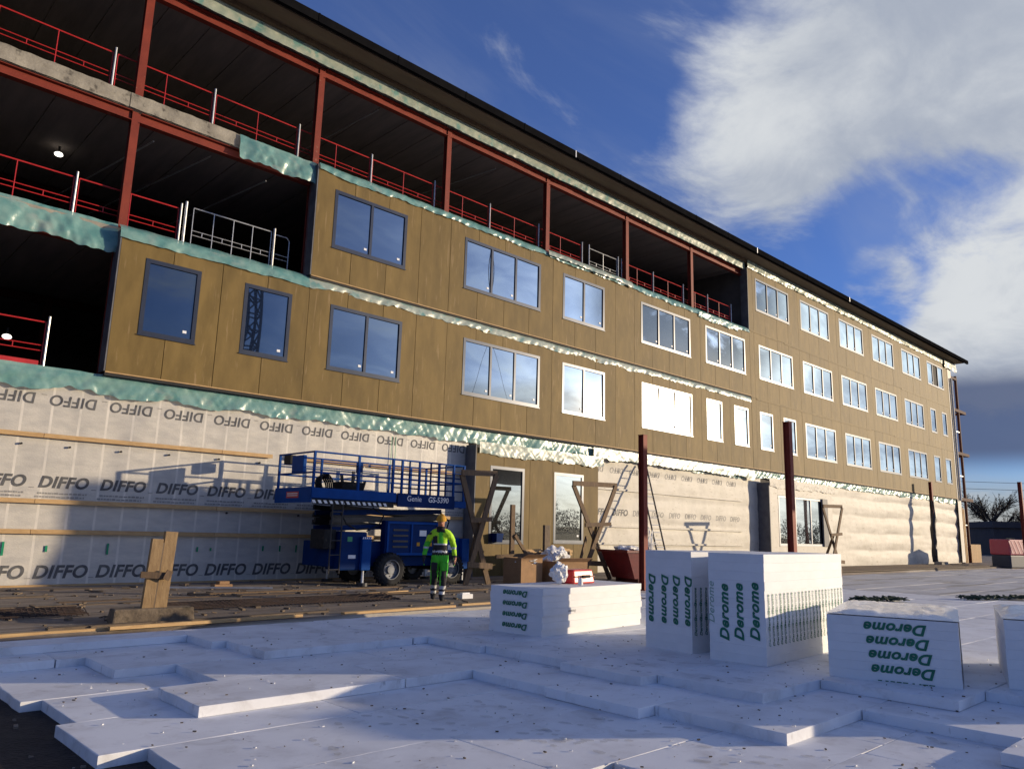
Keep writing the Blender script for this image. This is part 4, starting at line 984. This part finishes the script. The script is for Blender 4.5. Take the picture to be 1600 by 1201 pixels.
trestle('crossed timber trestle with wide top bar left of the red skip', 20.3, 17.0, 2.1, 3.2)
trestle('crossed timber trestle far right beside the white framed window', 37.0, 16.2, 1.9, 3.15)
def timber_post(label, x, y, z, h, a, b, mtl=M_pined, brace=None):
    t = thing('timber_post', label, 'post', (x, y, z))
    MB().box(-a / 2, a / 2, -b / 2, b / 2, 0, h).build('shaft', mtl, t)
    if brace: MB().beam((0.06, -b / 2 - 0.03, h * brace[1]), (brace[0], -b / 2 - 0.03, 0.0), 0.10, 0.05, 0, (0, 1, 0)).build('brace', mtl, t)
    return t
timber_post('thin timber post in front of the left ground floor window', 17.05, 17.7, 0.1, 2.35, 0.16, 0.08, brace=(1.3, 0.6))
timber_post('short thick dark timber post between the two ground floor windows', 18.3, 17.4, 0.1, 1.75, 0.24, 0.1, M_pineg, brace=(-0.7, 0.5))
for lab, (p, q) in (('plank lying level across the posts before the left window', ((16.2, 17.5, 0.85), (19.3, 17.3, 0.98))), ('plank leaning from the ground towards the right window', ((19.6, 17.3, 0.1), (20.5, 17.6, 1.5)))):
    tag(MB().beam(p, q, 0.05, 0.12).build('loose_plank', M_pined), lab, 'plank')
# post on a concrete foot, near left
t = thing('footed_post', 'rough timber post standing in a mossy concrete foot at the left', 'post', (4.75, 13.2, 0.04), R(-4))
MB().quadbox([(-.62, -.16, 0), (.62, -.16, 0), (.62, .22, 0), (-.62, .22, 0), (-.60, -.13, .22), (.60, -.13, .22), (.60, .19, .22), (-.60, .19, .22)]).build('concrete_foot', mat('mossy_concrete', (0.20, 0.155, 0.105), (0.11, 0.085, 0.06), 5, 0.95, 0.6, 25, spots=(6, .58, (.07, .055, .035), (1, 1, 1))), t, bevel=0.025)
M_post = mat('rough_yellow_timber', (0.36, 0.24, 0.115), (0.25, 0.16, 0.075), 5, 0.8, 0.4, 30, stretch=(6, 6, 1), spots=(7, 0.63, (0.11, 0.07, 0.04), (1, 1, .4)))
MB().beam((-0.10, 0, 0.2), (-0.05, 0, 1.30), 0.11, 0.17, 0, (1, 0, 0)).build('plank', M_post, t); MB().beam((0.10, 0.03, 0.2), (0.16, 0.03, 1.42), 0.13, 0.19, 0, (1, 0, 0)).build('plank', M_post, t)
MB().beam((-0.01, -0.035, 0.2), (0.04, -0.035, 1.24), 0.02, 0.035, 0, (1, 0, 0)).build('plank', M_pineg, t)  # dark strip stands in for the shaded gap between the planks
MB().beam((-0.27, -0.085, 0.74), (0.17, -0.10, 0.72), 0.05, 0.10).build('cross_block', M_pined, t); MB().beam((0.10, -0.14, 0.66), (0.16, -0.14, 0.80), 0.03, 0.10, 0, (1, 0, 0)).build('cross_block', M_pined, t)
# ladder
t = thing('ladder', 'dark aluminium ladder leaning against the membrane wall behind the steel column', 'ladder', (25.6, 18.1, 0.1))
for s in (0, 0.58): MB().beam((s, 0, 0), (s + 0.95, 1.85, 4.5), 0.03, 0.08).build('stile', M_dkmetal, t)
for i in range(15):
    k = 0.04 + i * 0.065; MB().tube((0.95 * k, 1.85 * k, 4.5 * k), (0.58 + 0.95 * k, 1.85 * k, 4.5 * k), 0.018, 6).build('rung', M_galv, t)
# skip with rubbish
t = thing('skip', 'dark red tipping skip full of rubbish beside the steel column', 'skip', (20.35, 15.7, 0.09), R(-8))
MB().quadbox([(0.35, 0.05, 0.12), (1.9, 0.05, 0.12), (1.9, 1.1, 0.12), (0.35, 1.1, 0.12), (-0.1, -0.08, 1.0), (2.2, -0.08, 1.0), (2.2, 1.2, 1.0), (-0.1, 1.2, 1.0)]).build('body', M_skip, t)
MB().box(-0.16, 2.26, -0.14, -0.082, 0.95, 1.03).box(-0.16, -0.102, -0.08, 1.25, 0.95, 1.03).box(2.202, 2.26, -0.08, 1.25, 0.95, 1.03).build('rim', M_skip, t)
for x in (0.5, 1.6): MB().box(x, x + 0.2, 0.05, 1.1, 0, 0.118).build('fork_pocket', M_steeld, t)
put_text(text_mesh('TCS', 0.26, M_inkl, 0.2, 0.0), t, (1.15, -0.062, 0.66), *UPY)
wad('rubbish_heap', 'pale crumpled film heaped on top of the red skip', (21.0, 16.2, 1.02), (0.5, 0.35, 0.10), M_wrap, 5)
mb = MB(); random.seed(3)
for i in range(22):
    a = random.uniform(-0.5, 0.5); pts = [(random.uniform(-.05, .05), random.uniform(-.1, .1), 0.0)]
    for k in range(6): pts.append((pts[0][0] + a * (k + 1) / 4 * 0.6, pts[0][1] + random.uniform(-.04, .04), 0.15 * (k + 1) - 0.022 * (k + 1) ** 2 * abs(a) * 1.8))
    mb.path(pts, 0.012, 5)
tag(mb.build('cable_bundle', M_foamc, None, (21.9, 16.0, 1.02)), 'sheaf of pale cable ends spraying out of the red skip', 'cables')
for i, (x, y, a, b, h, rz, lab) in enumerate(((16.4, 16.6, 1.0, 0.7, 0.75, 5, 'brown cardboard box leftmost before the wall element'), (17.6, 16.3, 1.3, 0.8, 0.65, -6, 'wide open brown cardboard box in the middle before the wall element'), (19.1, 17.6, 1.6, 0.7, 0.55, 3, 'brown cardboard box rightmost under the right window'))):
    t = thing('cardboard_box', lab, 'box', (x, y, 0.1), R(rz))
    MB().box(0, a, 0, 0.02, 0, h).box(0, a, b - .02, b, 0, h).box(0, 0.02, 0.021, b - .021, 0, h).box(a - .02, a, 0.021, b - .021, 0, h).box(.021, a - .021, .021, b - .021, 0, h * 0.6).build('carton', M_card, t)
    MB().quadbox([(0, 0, h), (a, 0, h), (a, -0.02, h), (0, -0.02, h), (0.03, -0.22, h + 0.12), (a - .03, -0.22, h + 0.12), (a - .03, -0.235, h + 0.11), (0.03, -0.235, h + 0.11)]).build('flap', M_card, t)
wad('film_heap', 'white crumpled film spilling over the cardboard boxes', (18.2, 16.9, 0.5), (0.45, 0.3, 0.28), M_wrap, 9)
wad('film_heap', 'white crumpled film draped over the leftmost cardboard box', (16.9, 16.9, 0.62), (0.4, 0.25, 0.1), M_wrap, 11)
t = thing('timber_offcuts', 'heap of light timber offcuts under the right ground floor window', 'timber', (18.4, 18.3, 0.1))
random.seed(11)
for i in range(9): MB().beam((random.uniform(0, .4), 0.1 * i * .4, 0.75 + 0.02 * i), (1.9 + random.uniform(0, .6), 0.1 * i * .4 + random.uniform(-.1, .1), 0.78 + 0.025 * i), 0.05, 0.05).build('lath', M_pine, t)
for x in (0.5, 1.7): MB().box(x, x + 0.08, -0.05, 0.5, 0, 0.74).build('bearer', M_pined, t)
tag(MB().quadbox([(-.13, -.13, 0), (.13, -.13, 0), (.13, .13, 0), (-.13, .13, 0), (-.16, -.16, .3), (.16, -.16, .3), (.16, .16, .3), (-.16, .16, .3)]).build('bucket', M_blued, None, (18.15, 19.58, 1.25)), 'dark blue bucket standing on the sill of the left ground floor window', 'bucket')

# timber edging between the foam and the mud
def plank(label, p, q, wv=0.1, h=0.05, mtl=M_pine, name='edge_plank'):
    return tag(MB().beam(p, q, wv, h).build(name, mtl), label, 'plank')
plank('pine edge plank leftmost along the foam, running out of the picture', (-1.2, 12.56, 0.03), (3.95, 12.62, 0.04))
plank('pine edge plank under the concrete-footed post', (3.9, 12.50, 0.065), (7.1, 12.66, 0.065))
plank('thin brown lath lying behind the edge plank by the footed post', (3.2, 12.95, 0.05), (7.9, 13.15, 0.055), 0.12, 0.03, M_pineg)
plank('bright pine edge plank in front of the walking person', (7.95, 12.68, 0.05), (10.7, 12.80, 0.05), 0.12)
plank('pine edge plank running in behind the low foam stack', (11.0, 12.95, 0.05), (14.2, 13.0, 0.05), 0.12)
plank('long weathered board lying on the mud at the far left', (-2, 15.9, 0.075), (6.2, 16.0, 0.08), 0.16, 0.03, M_pineg)
plank('long pine board lying on the mud before the scissor lift', (4.2, 16.5, 0.085), (10.2, 16.6, 0.09), 0.16, 0.03, M_pined)
plank('short pale offcut lying behind the walking person', (10.6, 15.9, 0.085), (11.9, 16.1, 0.09), 0.12, 0.03, M_pine)
for i in range(7):
    y = 16.5 + 0.5 * i; plank(('weathered walkway board nearest the foam on the right', 'second walkway board from the foam on the right', 'third walkway board from the foam on the right', 'middle walkway board along the white wall', 'third walkway board out from the white wall', 'second walkway board out from the white wall', 'walkway board close under the white wall')[i], (27 + random.uniform(-2, 2), y, 0.14), (62 + random.uniform(-3, 3), y + 0.02, 0.14), 0.38, 0.04, M_pined if i % 2 else M_pineg, 'walkway_board')
random.seed(17)
for lab, (x0, x1, y) in (('grey board lying flat on the mud close under the printed membrane', (0.5, 6.0, 19.2)), ('grey board lying flat on the mud in front of the lift wheels', (6.8, 12.6, 16.95)), ('dark board lying on the mud midway between foam and wall, far left', (-1, 4.4, 17.6)), ('dark narrow board on the mud behind the walking person', (9.6, 14.0, 15.4))):
    plank(lab, (x0, y, 0.115), (x1, y + random.uniform(-.15, .15), 0.115), random.uniform(.14, .24), 0.03, M_pineg if y > 17 else M_pined, 'mud_board')
# roll of rusty mesh along the mud
def rebar_strip(label, x0, x1, y0, y1):
    mb = MB(); x = x0
    while x < x1:
        z = 0.12 + 0.04 * noise.noise((x, 1, 1)); mb.tube((x, y0, z - .04), (x + 0.1, y1, z + .03), 0.009, 4); x += 0.085
    for k in range(6):
        y = y0 + (y1 - y0) * k / 5; mb.tube((x0, y, 0.10 + 0.01 * k), (x1, y + 0.03, 0.11 + 0.01 * k), 0.011, 4)
    return tag(mb.build('reinforcement_mesh', M_mesh), label, 'steel mesh')
rebar_strip('rusty reinforcement mesh strip on the mud at far left', -1.0, 4.1, 14.2, 14.9)
rebar_strip('rusty reinforcement mesh strip on the mud between footed post and person', 5.5, 10.4, 14.3, 15.0)
tag(MB().box(-.22, .22, -.12, .12, 0, .1).box(-.1, .15, -.1, .1, .1, .17).build('packing_block', M_card, None, (8.1, 18.3, 0.11), bevel=0.015), 'brown lump of packing on the mud left of the lift', 'block')
tag(MB().beam((0, 0, 0.03), (2.4, -1.4, 0.04), 0.04, 0.04).build('loose_bar', M_galv, None, (6.6, 18.9, 0.11)), 'grey metal bar lying on the mud by the wall', 'bar')
# scraps scattered over mud and soil: too many to count
random.seed(5); mb = MB()
for i in range(420):
    x = random.uniform(-1, 16.5); y = random.uniform(12.8, 19.7); s = random.uniform(0.015, 0.07); a = random.uniform(0, 3.1); z = gz(x, y)
    d = Vector((math.cos(a), math.sin(a), random.uniform(-.1, .2))) * s * random.uniform(1, 3); mb.beam(Vector((x, y, z + s * .3)), Vector((x, y, z + s * .3)) + d, s, s * 0.5)
o = mb.build('mud_scraps', M_pineg); o['kind'] = 'stuff'
mb = MB()
for i in range(260):
    x = random.uniform(-2.5, 2.1); y = random.uniform(5.0, 11); s = random.uniform(0.008, 0.035); a = random.uniform(0, 3.1)
    d = Vector((math.cos(a), math.sin(a), random.uniform(-.3, .3))) * s * 1.4; mb.beam(Vector((x, y, -0.3 + s * .3)), Vector((x, y, -0.3 + s * .3)) + d, s, s * 0.7, i % 2)
o = mb.build('soil_stones', [M_dirt, mat('pale_stone', (.45, .42, .40), rough=.9)]); o['kind'] = 'stuff'
# muddy footprints trodden over the foam: nobody could count them
def ftop(x, y):
    for rows, z in ((rows3, 0.0), (rows2, -0.1), (rows1, -0.2)):
        for (y0, y1, xs_, xm_) in rows:
            if y0 <= y < y1 and x > xs_ + 0.02: return z, y0, y1, xs_
    return None
random.seed(31); mb = MB()
def sole(cx, cy, ang, z, sc):
    for (oy, rx, ry, n) in ((0.07, 0.042, 0.075, 9), (-0.085, 0.032, 0.04, 7)):
        b = len(mb.v); 
        for q in range(n):
            a = 2 * math.pi * q / n; r_ = random.uniform(0.75, 1.1); lx, ly = rx * r_ * math.cos(a) * sc, (oy + ry * r_ * math.sin(a)) * sc
            mb.v.append((cx + lx * math.cos(ang) - ly * math.sin(ang), cy + lx * math.sin(ang) + ly * math.cos(ang), z))
        mb.f.append(tuple(range(b, b + n))); mb.m.append(0)
walks = [((6.2, 3.4), (4.6, 6.6), 9), ((6.6, 4.4), (5.0, 6.9), 8), ((5.6, 4.6), (4.2, 7.2), 8), ((5.0, 3.6), (6.0, 6.9), 8), ((7.0, 2.4), (5.2, 5.6), 9), ((8.3, 4.8), (7.3, 7.4), 7), ((7.9, 5.0), (9.2, 8.2), 9), ((8.2, 2.3), (9.0, 4.0), 5), ((8.6, 6.2), (8.2, 9.6), 8), ((3.2, 5.2), (4.4, 7.2), 6), ((12.4, 6.6), (16, 11), 12), ((5.5, 9.9), (8.0, 11.6), 8)]
for (p0, p1, n) in walks:
    ang = math.atan2(p1[1] - p0[1], p1[0] - p0[0]) - math.pi / 2
    for k in range(n):
        f = k / n; s_ = (-1) ** k * 0.11; x = p0[0] + (p1[0] - p0[0]) * f + s_ * math.cos(ang) + random.uniform(-.1, .1); y = p0[1] + (p1[1] - p0[1]) * f + s_ * math.sin(ang) + random.uniform(-.1, .1)
        h_ = ftop(x, y)
        if h_ and y - h_[1] > .18 and h_[2] - y > .18 and x - h_[3] > .2: sole(x, y, ang + random.uniform(-.3, .3), h_[0] + 0.0065, random.uniform(.9, 1.1))
o = mb.build('muddy_footprints', mat('thin_mud', (0.20, 0.19, 0.18), (0.32, 0.31, 0.30), 14, 0.9, alpha=0.22), fix=False); o['kind'] = 'stuff'
random.seed(41); mb = MB()
for i in range(900):
    x = random.uniform(2.4, 13); y = random.uniform(1.5, 12); h_ = ftop(x, y)
    if not h_: continue
    q = random.uniform(0.004, 0.014); a = random.uniform(0, 3); mb.beam((x, y, h_[0] + 0.005 + q * .3), (x + q * 2.2 * math.cos(a), y + q * 2.2 * math.sin(a), h_[0] + 0.005 + q * .3), q, q * .7, i % 2)
o = mb.build('foam_crumbs', [M_foamc, M_pineg], fix=False); o['kind'] = 'stuff'
# webbing heaps on the far foam
def straps(label, x, y, ln, seed):
    random.seed(seed); mb = MB()
    for k in range(14):
        pts = [((i / 14 - .5) * ln + random.uniform(-.1, .1), random.uniform(-.2, .2) + .1 * math.sin(i + k), 0.02 + abs(0.12 * math.sin(i * 1.3 + k)) * random.uniform(0.3, 1)) for i in range(15)]
        for a, b in zip(pts[:-1], pts[1:]): mb.beam(a, b, 0.05, 0.02)
    o = mb.build('webbing_heap', M_strap, None, (x, y, 0.005)); o.rotation_euler = (0, 0, R(-25)); return tag(o, label, 'straps')
straps('smaller heap of dark green straps behind the wrapped foam pack', 22.4, 8.7, 1.6, 1)
straps('larger heap of dark green straps at the right edge', 26.9, 7.0, 2.6, 2)
# pallet of goods under red striped tarp
t = thing('tarp_covered_pallet', 'goods under a red and white striped tarp on a dark base, far right', 'pallet', (64.0, 15.6, 0.02), R(-20))
MB().box(0, 3.4, 0, 1.4, 0, 0.9).build('dark_base', M_tarpb, t, bevel=0.08); MB().box(-0.05, 3.45, -0.05, 1.45, 0.905, 2.0).build('tarp', M_tarp, t, bevel=0.1)
for i in range(9):
    a = -0.3 + 0.42 * i
    p0 = max(a, 0.0)
    MB().prism([(max(a, .02), 1.9), (min(a + .16, 3.38), 1.9), (min(a + .62, 3.38), 1.0), (min(a + .46, 3.3), 1.0)], -0.060, -0.052).build('stripe', M_pink, t)
MB().box(3.5, 4.3, 0, 1.2, 0.2, 2.05).build('film_bale', M_pink, t, bevel=0.15)

# ================================================================== background
def shed(label, x, y, rz, ln, wd, h, mtl):
    t = thing('shed', label, 'shed', (x, y, 0.05), R(rz))
    MB().box(0, ln, 0, wd, 0, h).build('wall', mtl, t); MB().prism([(-.3, h + .01), (ln + .3, h + .01), (ln + .3, h + 0.5), (-.3, h + 0.9)], -0.4, wd + .4).build('roof', M_shed, t)
    for i in range(5): MB().box(1.5 + ln / 5.5 * i, 2.7 + ln / 5.5 * i, -0.06, -0.01, 1.2, 2.6).build('window', M_paned, t)
    return t
shed('long low dark shed on the horizon at the right edge', 128, 33, -52, 34, 8, 4.0, M_shed)
def bare_tree(label, x, y, h, seed, group=None):
    random.seed(seed); t = thing('bare_tree', label, 'tree', (x, y, 0.0), 0, group)
    tr = MB().tube((0, 0, 0), (0, 0, h * 0.4), h * 0.028, 8, 0, h * 0.018); cr = MB()
    for i in range(11):
        a = random.uniform(0, 6.28); z0 = h * random.uniform(0.2, 0.42); p = Vector((0, 0, z0)); d = Vector((math.cos(a) * .75, math.sin(a) * .75, random.uniform(.5, 1.2))).normalized()
        q = p + d * h * random.uniform(.25, .42); tr.tube(p, q, h * .012, 5, 0, h * .005)
        for k in range(46):
            s0 = p.lerp(q, random.uniform(.35, 1)); dd = (d + Vector((random.gauss(0, .7), random.gauss(0, .7), random.gauss(.2, .5)))).normalized(); s1 = s0 + dd * h * random.uniform(.08, .2)
            cr.tube(s0, s1, h * .0035, 3, 0, h * .001, False)
            for m in range(3):
                c = s0.lerp(s1, random.uniform(.3, 1)); n = Vector((random.gauss(0, 1), random.gauss(0, 1), random.gauss(0, 1))).normalized() * h * .022; b = len(cr.v); e = n.cross(Vector((.3, .5, .8))) * .6
                cr.v += [tuple(c), tuple(c + n), tuple(c + e)]; cr.f.append((b, b + 1, b + 2)); cr.m.append(0)
    tr.build('trunk', M_bark, t); cr.build('crown', M_twig, t, fix=False); return t
bare_tree('bushy dark bare tree rising behind the far shed', 137, 35.5, 12.5, 1); bare_tree('smaller dark bare tree right of the tallest one on the horizon', 141, 32.0, 10, 2); bare_tree('low dark bare tree just past the balcony frame', 128, 40.5, 8.5, 3)
bare_tree('bare tree across the site, mirrored in the ground floor windows', 95, -52, 9.0, 4)
# far wood along the horizon
random.seed(21); mb = MB()
for i in range(900):
    a = random.uniform(-2.6, 0.35); r = random.uniform(190, 250); cx, cy = r * math.cos(a), r * math.sin(a); h = random.uniform(4, 7) * (1 + 0.5 * noise.noise((a * 9, 0, 1)))
    for k in range(60):
        p = Vector((cx + random.gauss(0, 1.8), cy + random.gauss(0, 1.8), random.uniform(0, 1) ** .9 * h)); n = Vector((random.gauss(0, .6), random.gauss(0, .6), random.gauss(0.6, .6))).normalized() * 0.8; e = n.cross(Vector((random.gauss(0, 1), random.gauss(0, 1), .8))).normalized() * .35
        b = len(mb.v); mb.v += [tuple(p), tuple(p + n), tuple(p + e)]; mb.f.append((b, b + 1, b + 2)); mb.m.append(0)
o = mb.build('far_wood', M_twig, fix=False); o['kind'] = 'stuff'
# overhead wires far right
tag(MB().path([(100 + i * 8, 45 - i * 9, 9.0 - 0.05 * i * (6 - i)) for i in range(7)], 0.025, 4).path([(100 + i * 8, 45 - i * 9, 9.9 - 0.05 * i * (6 - i)) for i in range(7)], 0.025, 4).build('overhead_wire', M_dkmetal), 'pair of thin overhead wires above the far shed', 'wire')
for (px, py) in ((100, 45), (148, -9)): tag(MB().tube((0, 0, 0), (0, 0, 10.2), 0.14, 8, 0, 0.10).box(-.05, .05, -.9, .9, 9.4, 9.55).build('wire_pole', M_pined, None, (px, py, 0)), 'wooden pole carrying the far overhead wires' + (' hidden behind the building' if px == 100 else ' outside the right picture edge'), 'pole')
# tower crane across the site, mirrored in a second floor window
t = thing('tower_crane', 'lattice tower crane mast mirrored in a second floor window', 'crane', (30.9, -30, -0.3))
mb = MB(); sx = 0.8
for (a, b) in ((-sx, -sx), (sx, -sx), (sx, sx), (-sx, sx)): mb.box(a - .13, a + .13, b - .13, b + .13, 0, 56)
for k in range(33):
    z = 1.7 * k
    for (a, b) in (((-sx, -sx), (sx, -sx)), ((sx, -sx), (sx, sx)), ((sx, sx), (-sx, sx)), ((-sx, sx), (-sx, -sx))):
        mb.beam((a[0], a[1], z), (b[0], b[1], z), .13, .13); p, q = ((a, b) if k % 2 else (b, a)); mb.beam((p[0], p[1], z), (q[0], q[1], z + 1.7), .14, .14)
mb.build('mast', M_crane, t); MB().box(-2.2, 2.2, -2.2, 2.2, 0, 0.8).build('base_block', M_conc, t, bevel=.05)
jb = MB(); 
for (b, c) in ((-.6, 56.2), (.6, 56.2), (0, 57.4)): jb.box(-12, 38, b - .06, b + .06, c - .06, c + .06)
for k in range(25):
    x = -12 + 2 * k; jb.beam((x, -.6, 56.2), (x + 1, 0, 57.4), .05, .05).beam((x + 1, 0, 57.4), (x + 2, .6, 56.2), .05, .05)
jz = math.atan2(31.2, 3.75)
jo = jb.build('jib', M_crane, t); co = MB().box(-.9, .9, 0.9, 2.3, 54.2, 56.0).build('cab', M_crane, t, bevel=.1); wo = MB().box(-11.5, -9, -.5, .5, 54.5, 56.1).build('counterweight', M_conc, t)
for o in (jo, co, wo): o.rotation_euler = (0, 0, jz)
MB().tube((3.75, 31.2, 15.7), (3.75, 31.2, 56.4), 0.03, 6).build('hoist_rope', M_dkmetal, t); MB().box(3.55, 3.95, 31.05, 31.35, 15.1, 15.7).build('hook_block', M_beanie, t, bevel=.05)
# added unseen panel on the crane hook, sized to shade the printed membrane
pt = thing('shade_panel', 'panel added to cast a shadow on the wall, hanging from the tower crane outside the right picture edge', 'panel', (31.2, 1.2, 4.75))
MB().box(0, 7.0, 0.05, 0.35, 0, 2.55).build('panel_core', M_edge, pt)
for k in range(5): MB().box(1.4 * k + 0.008, 1.4 * k + 1.392, 0.0, 0.045, 0.01, 2.54).build('facade_board', M_board, pt)
MB().prism([(-0.01, 0.0), (-0.01, 1.35), (-0.25, 1.05), (-0.42, 0.62), (-0.62, 0.45), (-0.60, 0.25), (-0.85, 0.0)], 0.18, 0.22).build('shadow_flap', M_tarpb, pt)  # added flap, cut to shape the slanted left edge of the cast shadow
for xq in (0.6, 6.4): MB().tube((xq, 0.2, 2.55), (3.45, 0.0, 10.06), 0.015, 6).build('sling', M_strap, pt)

# repeats of one kind share a group
GROUPS = {'steel_column': 'red oxide steel columns standing on the site', 'timber_trestle': 'crossed timber trestles before the wall', 'guard_railing': 'guard railings on the open floors',
          'walkway_board': 'boards of the walkway under the white wall', 'edge_plank': 'planks edging the foam', 'mud_board': 'boards lying on the mud', 'cardboard_box': 'cardboard boxes before the wall element',
          'foam_stack': 'stacks of white foam sheets', 'wrapped_foam_pack': 'wrapped packs of white foam', 'work_lamp': 'work lamps in the open floors', 'timber_post': 'timber posts before the wall element',
          'webbing_heap': 'heaps of green straps', 'bare_tree': 'bare trees round the site', 'wire_pole': 'poles carrying the overhead wires', 'reinforcement_mesh': 'mesh strips on the mud', 'film_heap': 'heaps of film on the boxes', 'loose_plank': 'loose planks by the posts'}
for o in bpy.data.objects:
    b = o.name.split('.')[0]
    if o.parent is None and b in GROUPS and 'label' in o: o['group'] = GROUPS[b]
